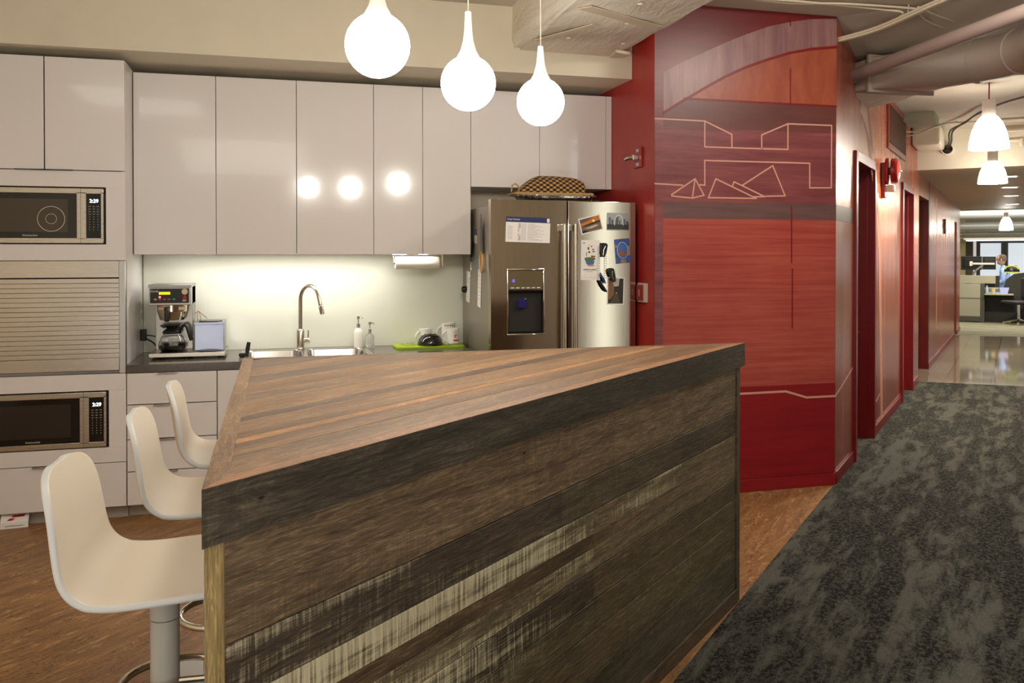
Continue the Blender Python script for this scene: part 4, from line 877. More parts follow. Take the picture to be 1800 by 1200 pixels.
# ------------------------------------------------------------------ kitchen island of reclaimed planks
IA = Vector((-.115, 1.449, 0)); IB = Vector((1.904, 3.231, 0)); IC = Vector((-.115, 3.231, 0))
ID = (IB - IA).normalized(); IN = Vector((-ID.y, ID.x, 0)); IL = (IB - IA).length; ZT = 1.076
def wood(name, rough=.62, con=(.42, 1.5), bump=.35, spec=.3):
    g = G(name); g.set(Roughness=rough); g.p.inputs['Specular IOR Level'].default_value = spec
    at = g.n('ShaderNodeAttribute', attribute_name='tint'); uvn = g.n('ShaderNodeUVMap')
    def m_(sc, loc=(0, 0, 0), rot=(0, 0, 0)):
        mp = g.n('ShaderNodeMapping'); mp.inputs['Scale'].default_value = sc; mp.inputs['Location'].default_value = loc; mp.inputs['Rotation'].default_value = rot; g.l(uvn.outputs[0], mp.inputs['Vector']); return mp.outputs[0]
    grain = g.math('ADD', g.math('MULTIPLY', g.noise(m_((5.5, 88, 1)), 1.0, 8, .74, 1.2), .6), g.math('MULTIPLY', g.noise(m_((11, 240, 1), (5, 2, 0)), 1.0, 5, .7, .5), .4)); big = g.noise(m_((1.5, 9, 1), (4, 3, 0)), 1.0, 4, .6, .6); rings = g.noise(m_((5, 26, 1), (7, 1, 0)), 1.0, 3, .5, 3.0)
    saw = g.noise(m_((130, 5, 1), (1, 8, 0), (0, 0, .22)), 1.0, 4, .6); sawm = g.ramp(g.noise(m_((1.1, 4, 1), (9, 9, 0)), 1.0, 3), [(.48, (0, 0, 0)), (.62, (1, 1, 1))])
    gl, gh = con
    col = g.mix(1.0, at.outputs['Color'], g.ramp(grain, [(.34, (gl, gl * .97, gl * .95)), (.5, (.94, .93, .92)), (.66, (gh, gh * 1.0, gh * .98))]), 'MULTIPLY')
    col = g.mix(1.0, col, g.ramp(big, [(.3, (.62, .60, .58)), (.7, (1.28, 1.27, 1.25))]), 'MULTIPLY')
    col = g.mix(.35, col, g.mix(1.0, col, g.ramp(rings, [(.44, (.55, .53, .5)), (.5, (1.8, 1.8, 1.75)), (.56, (.6, .58, .56))]), 'MULTIPLY'))
    col = g.mix(g.math('MULTIPLY', sawm, .4), col, g.mix(1.0, col, g.ramp(saw, [(.35, (.6, .6, .6)), (.65, (1.5, 1.5, 1.5))]), 'MULTIPLY'))
    # old whitewash left on some boards (alpha of the tint)
    wn = g.math('ADD', g.math('MULTIPLY', g.noise(m_((1.2, 11, 1), (2, 6, 0)), 1.0, 4, .6), .5), g.math('ADD', g.math('MULTIPLY', saw, .22), g.math('MULTIPLY', grain, .28)))
    cov = g.math('ADD', wn, g.math('MULTIPLY', g.math('SUBTRACT', at.outputs['Alpha'], 1.0), .15))
    wash = g.math('MULTIPLY', g.ramp(cov, [(.385, (0, 0, 0)), (.47, (1, 1, 1))]), g.math('MULTIPLY', at.outputs['Alpha'], 3.0, True))
    col = g.mix(wash, col, g.ramp(saw, [(.3, S(140, 130, 100)), (.6, S(206, 198, 168))]))
    # dark specks: nail holes and knots
    kn = g.n('ShaderNodeTexVoronoi'); g.l(m_((3.4, 9, 1), (3, 2, 0)), kn.inputs['Vector']); kn.inputs['Scale'].default_value = 1.0
    col = g.mix(g.ramp(kn.outputs['Distance'], [(.022, (1, 1, 1)), (.034, (0, 0, 0))]), col, S(14, 11, 9))
    g.color(col); g.bump(g.math('ADD', grain, g.math('MULTIPLY', g.math('MULTIPLY', saw, sawm), .6)), bump, .004)
    return g.m
class PB(MB):
    """boards: every face carries uv (metres along / across) and a tint"""
    def __init__(s): super().__init__(); s.uv = s.bm.loops.layers.uv.new('UVMap'); s.cl = s.bm.loops.layers.float_color.new('tint')
    def board(s, poly, d0, d1, o, ux, uy, un, tint, wash=0.0, off=None, ch=.0012, vert=False):
        off = off or (random.uniform(0, 40), random.uniform(0, 40)); n = len(poly)
        P = lambda a, c, h: Vector(o) + ux * a + uy * c + un * h
        cx = sum(p[0] for p in poly) / n; cy = sum(p[1] for p in poly) / n
        ins = [(a + (ch if a < cx else -ch), c + (ch if c < cy else -ch)) for a, c in poly]
        rings = [(poly, d0), (poly, d1 - ch), (ins, d1)]
        vs = [[s.bm.verts.new(P(a, c, h)) for a, c in pl] for pl, h in rings]
        fs = []
        for r0, r1 in zip(vs, vs[1:]):
            for i in range(n): fs.append(s.bm.faces.new([r0[i], r0[(i + 1) % n], r1[(i + 1) % n], r1[i]]))
        fs.append(s.bm.faces.new(vs[-1])); fs.append(s.bm.faces.new(vs[0][::-1]))
        for f in fs:
            for lp in f.loops:
                q = lp.vert.co - Vector(o); lp[s.uv].uv = (q.z + off[0], q.x + q.y + off[1]) if vert else (q.dot(ux) + off[0], q.dot(uy) + off[1] + q.dot(un)); 
                if isinstance(wash, tuple):
                    a_ = (q.dot(ux) - poly[0][0]) / max(1e-6, poly[1][0] - poly[0][0]); c__ = (q.dot(uy) - poly[0][1]) / max(1e-6, poly[-1][1] - poly[0][1])
                    w0 = wash[0] + (wash[1] - wash[0]) * a_; w_ = w0 * (wash[2] + (1 - wash[2]) * c__)
                else: w_ = wash
                lp[s.cl] = (*tint[:3], w_)
        return s
WOODT = wood('reclaimed_wood_top', .45, (.62, 1.28), bump=.14, spec=.4); WOODF = wood('reclaimed_wood_front', .55, (.36, 2.0), bump=.4, spec=.35)
isl = thing('kitchen_island', 'triangular kitchen island clad in weathered reclaimed wood planks', 'island', tuple(IA)); Z3 = Vector((0, 0, 1))
BW = .037
pb = PB(); tv = [0.0, .14, .225, .262, .40, .45, .60, .69, .83, .95, 1.08, 1.22, 1.335]
tints = [(134, 106, 80), (132, 103, 76), (166, 124, 80), (138, 108, 80), (108, 88, 72), (144, 113, 83), (124, 98, 75), (140, 109, 78), (118, 95, 76), (138, 107, 78), (112, 92, 74), (132, 105, 79)]
vlim = 1.335 - BW * 2.1
for (v0, v1), tc in zip(zip(tv, tv[1:]), tints):
    v0 = max(v0, BW); v1 = min(v1, vlim)
    if v1 - v0 < .01: continue
    uL = lambda v: .8826 * v + BW / .7498; uR = lambda v: IL - 1.133 * v - BW / .6617
    g_ = .0012
    a0, a1, c0, c1 = uL(v0 + g_), uL(v1 - g_), uR(v0 + g_), uR(v1 - g_)
    cut = random.uniform(.35, .75); m0 = a0 + (c0 - a0) * cut; m1 = a0 + (c0 - a0) * cut
    m1 = min(max(m1, a1 + .02), c1 - .02) if c1 - a1 > .05 else (a1 + c1) / 2
    tc2 = tuple(max(0, min(255, x + random.randint(-10, 10))) for x in tc)
    pb.board([(a0, v0 + g_), (c0, v0 + g_), (c1, v1 - g_), (a1, v1 - g_)], -.03, 0, (0, 0, ZT), ID, IN, Z3, S(*tc))
pb.build('countertop', WOODT, isl, smooth=0)
# mitred edge boards: front, left, back
FA = Vector((0, 0, 0))
def inner(v): return v
a_in = ID * (.8826 * BW + BW / .7498) + IN * BW; b_in = ID * (IL - 1.133 * BW - BW / .6617) + IN * BW
c_ = IC - IA; c_in = c_ + Vector((BW, -BW, 0)); bb_ = IB - IA
for nm, p0, p1, q1, q0, tt in (('front_edge_board', Vector((0, 0, 0)), bb_, b_in, a_in, (70, 63, 53)), ('left_edge_board', c_, Vector((0, 0, 0)), a_in, c_in, (138, 110, 82)), ('back_edge_board', bb_, c_, c_in, b_in, (120, 96, 72))):
    pb = PB(); ux = (p1 - p0).normalized(); uy = Vector((-ux.y, ux.x, 0)); pr = lambda p: ((p - p0).dot(ux), (p - p0).dot(uy))
    pb.board([pr(p0), pr(p1), pr(q1), pr(q0)], -.096, .0006, p0 + Vector((0, 0, ZT)), ux, uy, Z3, S(*tt), 0, ch=.0008)
    o = pb.build(nm, [WOODF if nm.startswith('front') else WOODT, WOODT], isl, smooth=0)
    if nm.startswith('front'):
        for f in o.data.polygons:
            if f.normal.z > .7: f.material_index = 1
        ca = o.data.attributes['tint']
        for f in o.data.polygons:
            if f.normal.z > .7:
                for li in f.loop_indices: ca.data[li].color = (*S(158, 118, 86)[:3], 0)
# front planks
ux, uy, un = ID, Z3, -IN; o0 = Vector((0, 0, 0)) + IN * .034
rows = [(.982, .800, (104, 82, 62), (112, 90, 68), 0, 0), (.800, .700, (72, 58, 46), (82, 68, 52), (.3, 0, .6), 0), (.700, .632, (104, 88, 66), (112, 92, 68), (1.15, .75, .8), (.6, 0, .5)), (.632, .590, (92, 72, 52), (104, 84, 62), 0, 0), (.590, .525, (104, 88, 66), (106, 88, 66), (1.0, .2, .8), 0), (.525, .435, (74, 60, 46), (88, 72, 54), (1.0, .0, 1), 0), (.435, .345, (86, 72, 54), (92, 76, 56), (.5, 0, .8), 0), (.345, .215, (90, 74, 56), (92, 78, 58), (.3, 0, 1), 0), (.215, .060, (80, 68, 54), (84, 72, 56), 0, 0)]
pb = PB()
for z1, z0, ta, tb_, wa, wb_ in rows:
    cut = 1.36 if .52 < z1 <= .700 else random.uniform(1.1, 1.9)
    gp = (.0001 if z1 in (.632, .590) else .0012), (.0001 if z0 in (.632, .590) else .0012)
    ta, tb_ = [(c[0] * 1.06, c[1] * 1.13, c[2] * 1.17) for c in (ta, tb_)]
    off = (random.uniform(0, 40), random.uniform(0, 40))
    pb.board([(.052, z0 + gp[1]), (cut, z0 + gp[1]), (cut, z1 - gp[0]), (.052, z1 - gp[0])], 0, .020, o0, ux, uy, un, S(*ta), wa, off, ch=min(.0012, max(gp)))
    pb.board([(cut, z0 + gp[1]), (2.615, z0 + gp[1]), (2.615, z1 - gp[0]), (cut, z1 - gp[0])], 0, .020, o0, ux, uy, un, S(*tb_), wb_, off)
pb.build('front_planks', WOODF, isl, smooth=0)
pb = PB(); pb.board([(.03, 0), (2.63, 0), (2.63, .058), (.03, .058)], 0, .028, o0, ux, uy, un, S(84, 70, 54)); pb.build('base_board', WOODF, isl, smooth=0)
pb = PB(); pb.board([(2.617, 0), (2.655, 0), (2.655, .980), (2.617, .980)], -.02, .026, o0, ux, uy, un, S(88, 80, 62), vert=True); pb.build('end_trim', WOODF, isl, smooth=0)
# pale upright at the sharp left corner
pb = PB(); px_ = Vector((.0355, .0313, 0)).normalized()
p1 = Vector((.003, .0055, 0)); p2 = ID * .050 + IN * .010; ux2 = (p2 - p1).normalized(); uy2 = Z3; un2 = Vector((ux2.y, -ux2.x, 0)); wl = (p2 - p1).length
pb.board([(p1.x, p1.y), (p2.x, p2.y), (p2.x + .006, p2.y + .030), (p1.x + .014, p1.y + .030)], 0, .981, (0, 0, 0), Vector((1, 0, 0)), Vector((0, 1, 0)), Z3, S(178, 156, 110), 0, (3, 5), vert=True)
pb.build('corner_post', wood('pale_new_wood', .5, bump=.15), isl, smooth=0)
# carcass set back from the left so knees fit under the top, open to the stools
b = MB(); q = lambda p: (p.x, p.y)
body = [ID * .36 + IN * .036, ID * 2.60 + IN * .036, bb_ + Vector((-.16, -.03, 0)), Vector((.22, c_.y - .03, 0)), Vector((.22, .30, 0))]
b.prism([q(p) for p in body], 0, .978); b.build('carcass', mat('island_carcass', S(120, 96, 70), .6, var=.2), isl, smooth=0)
b = MB(); b.prism([q(ID * .05 + IN * .03), q(ID * .40 + IN * .03), q(ID * .40 + IN * .05), q(ID * .075 + IN * .05)], 0, .978); b.build('front_backing', bpy.data.materials['island_carcass'], isl, smooth=0)

# ------------------------------------------------------------------ bar stools
SHELL = mat('cream_shell_plastic', S(234, 222, 204), .4, spec=.4); SHELLE = mat('white_rim_plastic', S(206, 208, 208), .35); POLE = mat('grey_white_powder_coat', S(196, 196, 192), .3, spec=.5)
def stool(label, loc, rz, ring_z):
    t = thing('bar_stool', label, 'stool', loc, rz, 'white bar stools at the island')
    prof = [(-.205, 1.018), (-.197, .985), (-.188, .94), (-.181, .89), (-.175, .85), (-.166, .815), (-.148, .787), (-.120, .768), (-.08, .760), (-.03, .760), (.03, .765), (.09, .773), (.14, .778), (.18, .776), (.21, .764)]
    # resample
    def at(s):
        x = s * (len(prof) - 1); i = min(int(x), len(prof) - 2); f = x - i
        g0 = prof[max(i - 1, 0)]; g1 = prof[i]; g2 = prof[i + 1]; g3 = prof[min(i + 2, len(prof) - 1)]
        cr = lambda a, b_, c, d: .5 * (2 * b_ + (c - a) * f + (2 * a - 5 * b_ + 4 * c - d) * f * f + (3 * b_ - a - 3 * c + d) * f ** 3)
        return cr(g0[0], g1[0], g2[0], g3[0]), cr(g0[1], g1[1], g2[1], g3[1])
    NS, NV_ = 60, 14; pts = []
    for i in range(NS + 1):
        s = i / NS; s = .25 * s + .75 * (.5 - .5 * cos(pi * s))        # rows crowd towards the rounded ends
        x, z = at(s); e = .01; xa_, za_ = at(max(0, s - e)); xb_, zb_ = at(min(1, s + e)); L = math.hypot(xb_ - xa_, zb_ - za_); tx, tz = (xb_ - xa_) / L, (zb_ - za_) / L; nx, nz = -tz, tx
        if nx < 0 and s < .3: nx, nz = -nx, -nz
        tt = abs(2 * s - 1); W = .172 + .023 * min(1, s / .6) ** 2 * (3 - 2 * min(1, s / .6)); hw = W * max(.03, 1 - tt ** 8) ** .40
        for j in range(NV_ + 1):
            v = -1 + 2 * j / NV_; lift = .020 * abs(v) ** 2.4 * (hw / W) ** 2
            if s > .7: lift -= .014 * abs(v) ** 2 * (s - .7) / .3
            pts.append((x + abs(tz) * lift * (1 if s < .5 else 0), v * hw, z + abs(tx) * lift))
    m_ = NV_ + 1
    b = MB(); b.faces(pts, [[i * m_ + j, i * m_ + j + 1, (i + 1) * m_ + j + 1, (i + 1) * m_ + j] for i in range(NS) for j in range(NV_)])
    bmesh.ops.recalc_face_normals(b.bm, faces=b.bm.faces)
    if sum(f.normal.z for f in b.bm.faces) < 0: bmesh.ops.reverse_faces(b.bm, faces=b.bm.faces)
    sh = b.build('seat_shell', [SHELL, SHELLE], t, smooth=180)
    md = sh.modifiers.new('thick', 'SOLIDIFY'); md.thickness = .015; md.offset = -1; md.material_offset_rim = 1; md.edge_crease_inner = .35; md.edge_crease_outer = .35
    md = sh.modifiers.new('round', 'SUBSURF'); md.levels = 2; md.render_levels = 2
    b = MB(); b.lathe([(0, .752), (.036, .752), (.034, .735), (.0305, .715), (.0303, .672), (0, .672)], 28); b.build('upper_collar', POLE, t)
    b = MB(); b.lathe([(0, .670), (.0298, .670), (.0302, .02), (.05, .012), (0, .012)], 28); b.build('pole', POLE, t)
    b = MB(); b.box(-.20, .20, -.20, .20, 0, .014, .004); b.build('base_plate', POLE, t)
    b = MB(); rr_ = .115
    b.tube([(.025 + rr_ * cos(a), rr_ * sin(a), ring_z) for a in [2 * pi * i / 36 for i in range(36)]], .0095, 12, closed=True); b.tube([(.02, 0, ring_z), (.025 + rr_, 0, ring_z)], .008, 10); b.build('foot_ring', CHROME, t)
    return t
st = stool('nearest cream bar stool, beside the pale corner post of the island', (-.232, 1.975, 0), R(-3), .53)
st2 = stool('middle cream bar stool, between the other two at the island', (-.170, 2.555, 0), R(0), .44)
st3 = stool('farthest cream bar stool, in front of the drawer cabinet', (-.135, 3.09, 0), R(2), .44)

# ------------------------------------------------------------------ globe pendants
GLOBE = mat('opal_globe', (1, .96, .9, 1), .3, em=(1.0, .95, .86, 1), est=44)
def globe(label, x, y, z, cone):
    t = thing('globe_pendant', label, 'pendant lamp', (x, y, z), 0, 'opal globe pendants over the island')
    b = MB(); r = .094; b.lathe([(r * sin(pi * i / 28), -r * cos(pi * i / 28)) for i in range(28)] [0:27] + [(.030, r * .95)], 40); b.build('globe', GLOBE, t)
    b = MB(); h0 = r * .90; b.lathe([(.041, h0), (.038, h0 + .008), (.027, h0 + .028), (.018, h0 + .06), (.0135, h0 + .10), (.011, h0 + cone), (.004, h0 + cone + .003), (0, h0 + cone + .003)], 28); b.build('neck', WHITEP, t)
    b = MB(); b.tube([(0, 0, h0 + cone), (0, 0, 2.93 - z)], .0022, 8); b.build('cord', mat('pale_cord', S(206, 196, 180), .5), t)
    b = MB(); b.lathe([(0, 2.905 - z), (.05, 2.905 - z), (.05, 2.93 - z), (0, 2.93 - z)], 24); b.build('ceiling_rose', WHITEP, t)
    return t
globe('largest looking opal globe pendant, first in the row over the island', .288, 2.53, 2.058, .135)
globe('middle opal globe pendant over the island', .640, 2.90, 2.036, .16)
globe('farthest opal globe pendant, hanging below the wrapped duct', 1.015, 3.27, 2.052, .135)

# ------------------------------------------------------------------ ceiling services
g = G('white_canvas_wrap'); g.set(Roughness=.7)
g.color(g.ramp(g.noise(g.coords((1, 1, 1)), 3, 5), [(.3, S(222, 212, 194)), (.7, S(240, 232, 216))]))
g.bump(g.math('ADD', g.noise(g.coords((6, 1.2, 6)), 1.6, 5, .6, 1.2), g.math('MULTIPLY', g.noise(g.coords((1, 1, 1)), 40, 3), .15)), .55, .03); WRAP = g.m
t = thing('wrapped_duct', 'white canvas wrapped air duct hanging under the ceiling against the soffit', 'duct', (0, 0, 0))
b = MB(); rows = []; rnd = random.Random(3); n = 40
pl = rrect(1.365, 2.085, 2.675, 2.99, .07, 9)
for j in range(30):
    y = 4.99 - j * .17
    rows.append([(x + .010 * rnd.uniform(-1, 1), y + rnd.uniform(-.02, .02) * (j > 0), z + .007 * rnd.uniform(-1, 1)) for x, z in pl])
n = len(pl); b.faces([p for r_ in rows for p in r_], [[i * n + k, i * n + (k + 1) % n, (i + 1) * n + (k + 1) % n, (i + 1) * n + k] for i in range(len(rows) - 1) for k in range(n)] + [[k for k in range(n)], [(len(rows) - 1) * n + k for k in range(n)][::-1]])
bmesh.ops.recalc_face_normals(b.bm, faces=b.bm.faces); wr = b.build('canvas_wrap', WRAP, t, smooth=60)
TAPE = mat('wrap_tape', S(216, 202, 178), .6)
for pl_, z0_, z1_ in (([(1.45, 4.05), (1.95, 4.30), (2.0, 4.24), (1.50, 3.99)], 2.664, 2.668), ([(1.42, 4.70), (1.62, 4.30), (1.66, 4.32), (1.46, 4.73)], 2.662, 2.667), ([(1.96, 4.80), (2.07, 4.84), (2.06, 4.93), (1.98, 4.95)], 2.650, 2.668)): MB().prism(pl_, z0_, z1_).build('tape_patch', TAPE, t)
b = MB()
for x, y in ((1.60, 4.62), (1.80, 4.25), (1.95, 4.66), (1.72, 3.9)): b.lathe([(0, 0), (.016, .002), (.010, -.006), (0, -.007)], 10, (x, y, 2.668))
b.build('pin_washer', mat('washer_white', S(220, 208, 186), .5), t)

DUCTM = mat('grey_painted_duct', S(172, 156, 142), .5, var=.06, vscale=4)
t = thing('grey_pipe', 'long mauve grey pipe rising from the red corridor wall across the metal duct', 'pipe', (0, 0, 0))
p0 = Vector((3.84, 5.24, 2.672)); p1 = Vector((3.70, 3.575, 2.685)); dd = (p1 - p0)
b = MB(); b.tube([p0, p0 + dd * .5, p1, p0 + dd * 2.6], .043, 24); b.build('pipe_run', mat('mauve_grey_pipe', S(160, 140, 132), .45), t)
b = MB(); b.tube([p0 + dd * .06, p0 + dd * .075], .052, 24); b.build('wall_collar', DUCTM, t)

def loft(b, rings, mi=0, caps=True):
    n = len(rings[0]); b.faces([p for r_ in rings for p in r_], [[i * n + k, i * n + (k + 1) % n, (i + 1) * n + (k + 1) % n, (i + 1) * n + k] for i in range(len(rings) - 1) for k in range(n)] + ([[k for k in range(n)], [(len(rings) - 1) * n + k for k in range(n)][::-1]] if caps else []), mi)
    bmesh.ops.recalc_face_normals(b.bm, faces=b.bm.faces)
def sect(c, d, w_, h_, e, n=40):
    d = Vector(d).normalized(); s_ = d.cross(Vector((0, 0, 1))).normalized(); u = s_.cross(d)
    return [Vector(c) + s_ * (w_ * math.copysign(abs(cos(a)) ** e, cos(a))) + u * (h_ * math.copysign(abs(sin(a)) ** e, sin(a))) for a in [2 * pi * (k + .5) / n for k in range(n)]]
t = thing('metal_air_duct', 'painted metal air duct turning from the red corridor wall towards the carpet side', 'duct', (0, 0, 0))
cz = 2.675; A0 = Vector((4.14, 5.55, cz)); A1 = Vector((4.14, 5.06, cz)); A2 = Vector((4.22, 4.72, cz)); A3 = Vector((4.31, 4.52, cz))
b = MB(); loft(b, [sect(A0 + Vector((0, .2, 0)), (0, -1, 0), .262, .125, .25), sect(A0, (0, -1, 0), .262, .125, .25), sect(A1 + Vector((0, .16, 0)), (0, -1, 0), .262, .125, .3), sect(A1 + Vector((0, .10, 0)), (0, -1, 0), .27, .11, .3)]); b.build('wrapped_stub', WRAP, t, smooth=50)
b = MB(); loft(b, [sect(A1 + Vector((0, .12, 0)), (0, -1, 0), .255, .105, .12), sect(A1 - Vector((0, .06, 0)), (.05, -1, 0), .245, .112, .12), sect(A2, (.30, -1, 0), .165, .135, 1.0), sect(A3, (.42, -.9, 0), .135, .135, 1.0)]); b.box(A1.x - .265, A1.x + .265, A1.y - .065, A1.y - .045, cz - .130, cz + .125, 0); tr = b.build('transition', DUCTM, t, smooth=40)
pth = [A3]; dr = Vector((.42, -.9, 0)).normalized()
for i in range(1, 8):
    a = R(-70 + 0); dr = Matrix.Rotation(R(-6.5), 3, 'Z') @ dr; pth.append(pth[-1] + dr * .075)
for i in range(5): pth.append(pth[-1] + dr * .35)
b = MB(); b.tube(pth, .135, 36)
for i in (0, 4, 8): 
    d_ = (pth[i + 1] - pth[i]).normalized(); b.tube([pth[i] - d_ * .010, pth[i] - d_ * .005, pth[i] + d_ * .005, pth[i] + d_ * .010], [.135, .143, .143, .135], 36)
b.build('round_elbow', DUCTM, t)

CABLE = mat('painted_cable', S(206, 192, 168), .5); CABLEDK = mat('dark_cable', S(70, 62, 52), .5)
def cables(name, label, runs, r=.007, m=CABLE, cat='cable'):
    b = MB()
    for pts in runs: 
        P = [Vector(p) for p in pts]; Q = []
        for i in range(len(P) - 1):
            g0, g1, g2, g3 = P[max(i - 1, 0)], P[i], P[i + 1], P[min(i + 2, len(P) - 1)]
            for k in range(6):
                f = k / 6; Q.append(.5 * (2 * g1 + (g2 - g0) * f + (2 * g0 - 5 * g1 + 4 * g2 - g3) * f * f + (3 * g1 - g0 - 3 * g2 + g3) * f ** 3))
        b.tube(Q + [P[-1]], r, 8)
    return tag(b.build(name, m), label, cat)
base = [(3.42, 4.74, 2.80), (3.56, 4.50, 2.83), (3.62, 4.10, 2.875), (3.66, 3.7, 2.90), (3.72, 3.1, 2.915), (3.8, 2.2, 2.92)]
cables('cable_bundle', 'bundle of painted cables entering the red wall corner under the ceiling', [[(x + dx, y + dx * .3, z + dz) for x, y, z in base] for dx, dz in ((0, 0), (.016, .006), (-.012, .004), (.008, -.008), (.022, -.006), (-.006, -.010))], .0075)
cables('ceiling_cable', 'pair of painted cables along the ceiling in front of the mural arch', [[(2.0, 4.42, 2.918), (2.4, 4.45, 2.915), (2.8, 4.40, 2.915), (3.2, 4.40, 2.915), (3.5, 4.38, 2.905), (3.62, 4.36, 2.885), (3.60, 4.5, 2.84)], [(1.9, 4.38, 2.918), (2.45, 4.41, 2.915), (2.9, 4.44, 2.915), (3.2, 4.37, 2.915), (3.55, 4.33, 2.91), (3.67, 4.30, 2.90)]], .007)
cables('ceiling_cable', 'forked painted cables crossing the ceiling above the metal duct', [[(3.66, 4.28, 2.905), (3.85, 4.36, 2.895), (4.1, 4.44, 2.885), (4.32, 4.50, 2.88), (4.6, 4.55, 2.87)], [(3.70, 4.34, 2.90), (3.85, 4.44, 2.885), (4.05, 4.52, 2.875), (4.32, 4.51, 2.876), (4.6, 4.56, 2.866)]], .007)
tag(MB().tube([(3.635, 4.33, 2.93), (3.63, 4.33, 2.885), (3.655, 4.33, 2.872), (3.68, 4.33, 2.885), (3.68, 4.33, 2.90)], .004, 8).build('cable_hook', CABLE), 'small wire hook holding the cables to the ceiling', 'hook')
def L(t_, n_, z_): return tuple(cw(t_, n_, z_))
cables('conduit', 'drooping cable entering the red wall beyond the vent grille', [[L(3.7, -.0, 2.615), L(3.75, .12, 2.64), L(3.85, .26, 2.71), L(4.0, .42, 2.755), L(4.05, .9, 2.76), L(4.1, 1.6, 2.77)], [L(3.7, -.0, 2.66), L(3.8, .14, 2.67), L(3.9, .28, 2.73), L(4.0, .44, 2.765)]], .008)
cables('conduit', 'twisted cables dropping from the ceiling into the open round sleeve', [[L(4.72, .30, 2.60), L(4.6, .33, 2.64), L(4.3, .36, 2.72), L(3.9, .52, 2.74), L(3.4, .66, 2.755), L(2.9, .95, 2.775), L(2.4, 1.5, 2.79)], [L(4.74, .31, 2.585), L(4.62, .35, 2.64), L(4.3, .385, 2.715), L(3.9, .53, 2.752), L(3.4, .68, 2.76), L(2.9, .97, 2.78), L(2.4, 1.5, 2.79)]], .009, CABLEDK)
t = thing('conduit_sleeve', 'open white round sleeve with orange cable ends under the bulkhead', 'sleeve', L(4.80, .305, 2.575), CA)
AXm = Matrix.Rotation(R(-90), 4, 'Y')
b = MB(); b.lathe([(.052, -.03), (.062, -.03), (.062, .10), (.052, .10), (.052, -.03)], 28, (0, 0, 0), 0, AXm); b.build('sleeve_ring', WHITEP, t)
b = MB(); b.lathe([(0, .0), (.052, .0), (.052, .02), (0, .02)], 24, (0, 0, 0), 0, AXm); b.build('sleeve_core', BLACK, t)
b = MB()
for y, z in ((-.022, .018), (.022, .018), (0, -.022)): b.tube([(-.024, y + .018 * cos(a), z + .018 * sin(a)) for a in [pi * i / 10 for i in range(11)]], .004, 8)
b.build('orange_cable', mat('orange_cable', S(200, 90, 40), .5), t)
tag(MB().box(3.45, 3.95, -.28, .0, 2.73, 2.845, .004).build('ceiling_beam_stub', mat('grey_green_steel', S(150, 144, 122), .6, bump=.1), loc=E0, rz=CA), 'short grey painted steel beam end beside the vent grille', 'beam')
tag(MB().box(4.20, 4.825, -.275, -.002, 2.57, 2.79, .035).build('plaster_boxing', PLASTER, loc=E0, rz=CA), 'cream plaster boxing in the corner of red wall and bulkhead', 'boxing')
tag(MB().tube([(4.30, -.75, 2.70), (4.30, -4, 2.72)], .035, 16).build('sprinkler_pipe', CABLE, loc=E0, rz=CA), 'upper white sprinkler pipe beside the first bell lamp', 'pipe')
tag(MB().tube([(4.6, -.75, 2.62), (4.6, -4, 2.64)], .025, 16).lathe([(0, -.06), (.02, -.05), (.03, -.02), (.03, .03), (0, .03)], 14, (4.6, -1.0, 2.60)).build('sprinkler_pipe', CABLE, loc=E0, rz=CA), 'lower white sprinkler pipe with a capped outlet by the first bell lamp', 'pipe')

# wall fittings along the corridor
t = thing('vent_grille', 'dark return air grille high on the red corridor wall', 'vent', L(2.99, 0, 2.58), CA)
b = MB()
for a, c, z0, z1 in ((-.66, -.61, -.20, .20), (.61, .66, -.20, .20), (-.66, .66, -.22, -.17), (-.66, .66, .17, .22)): b.box(a, c, -.014, .002, z0, z1, .003)
b.build('frame', mat('grille_red_frame', S(136, 54, 38), .4), t)
b = MB()
for i in range(15): b.box(-.61, .61, -.008, .0, -.168 + i * .0225, -.158 + i * .0225)
for i in range(41): b.box(-.61 + i * .03, -.604 + i * .03, -.009, -.001, -.17, .17)
b.build('lattice', mat('grille_brown', S(96, 62, 40), .5), t, smooth=0)
box('grille_back', mat('grille_dark', S(34, 22, 16), .7), -.61, .61, -.001, .001, -.17, .17, t)
t = thing('fire_bell', 'red fire alarm bell with a clear strobe on the corridor wall', 'fire alarm', L(2.05, 0, 2.10), CA)
b = MB(); b.box(-.06, .06, -.03, .0, -.19, .10, .006); b.build('backplate', REDP, t)
XB = Matrix.Rotation(R(90), 4, 'X')
b = MB(); b.lathe([(.0, .03), (.108, .03), (.112, .045), (.11, .055), (.0, .055)], 32, (0, 0, .03), 0, XB); b.lathe([(0, .055), (.03, .055), (.03, .075), (0, .075)], 18, (0, 0, .03), 0, XB); b.lathe([(.096, .072), (.104, .075), (.104, .105), (.090, .125), (.05, .136), (0, .138)], 32, (0, 0, .03), 0, XB); b.build('gong', REDP, t)
b = MB(); b.lathe([(0, .136), (.012, .138), (.010, .150), (0, .152)], 14, (0, 0, .03), 0, XB); b.build('gong_bolt', CHROME, t)
b = MB(); b.box(-.03, .03, -.10, -.03, -.14, -.085, .008); b.build('strobe', mat('strobe_lens', S(232, 226, 216), .15, trans=.3), t)
t = thing('cross_sign', 'small dark cross projecting from the far corridor wall', 'sign', L(8.6, 0, 1.85), CA)
b = MB(); b.box(-.10, .10, -.03, 0, -.03, .03, .002); b.box(-.03, .03, -.03, 0, -.11, .11, .002); b.build('cross_plate', mat('bronze_dark', S(66, 44, 30), .4), t)

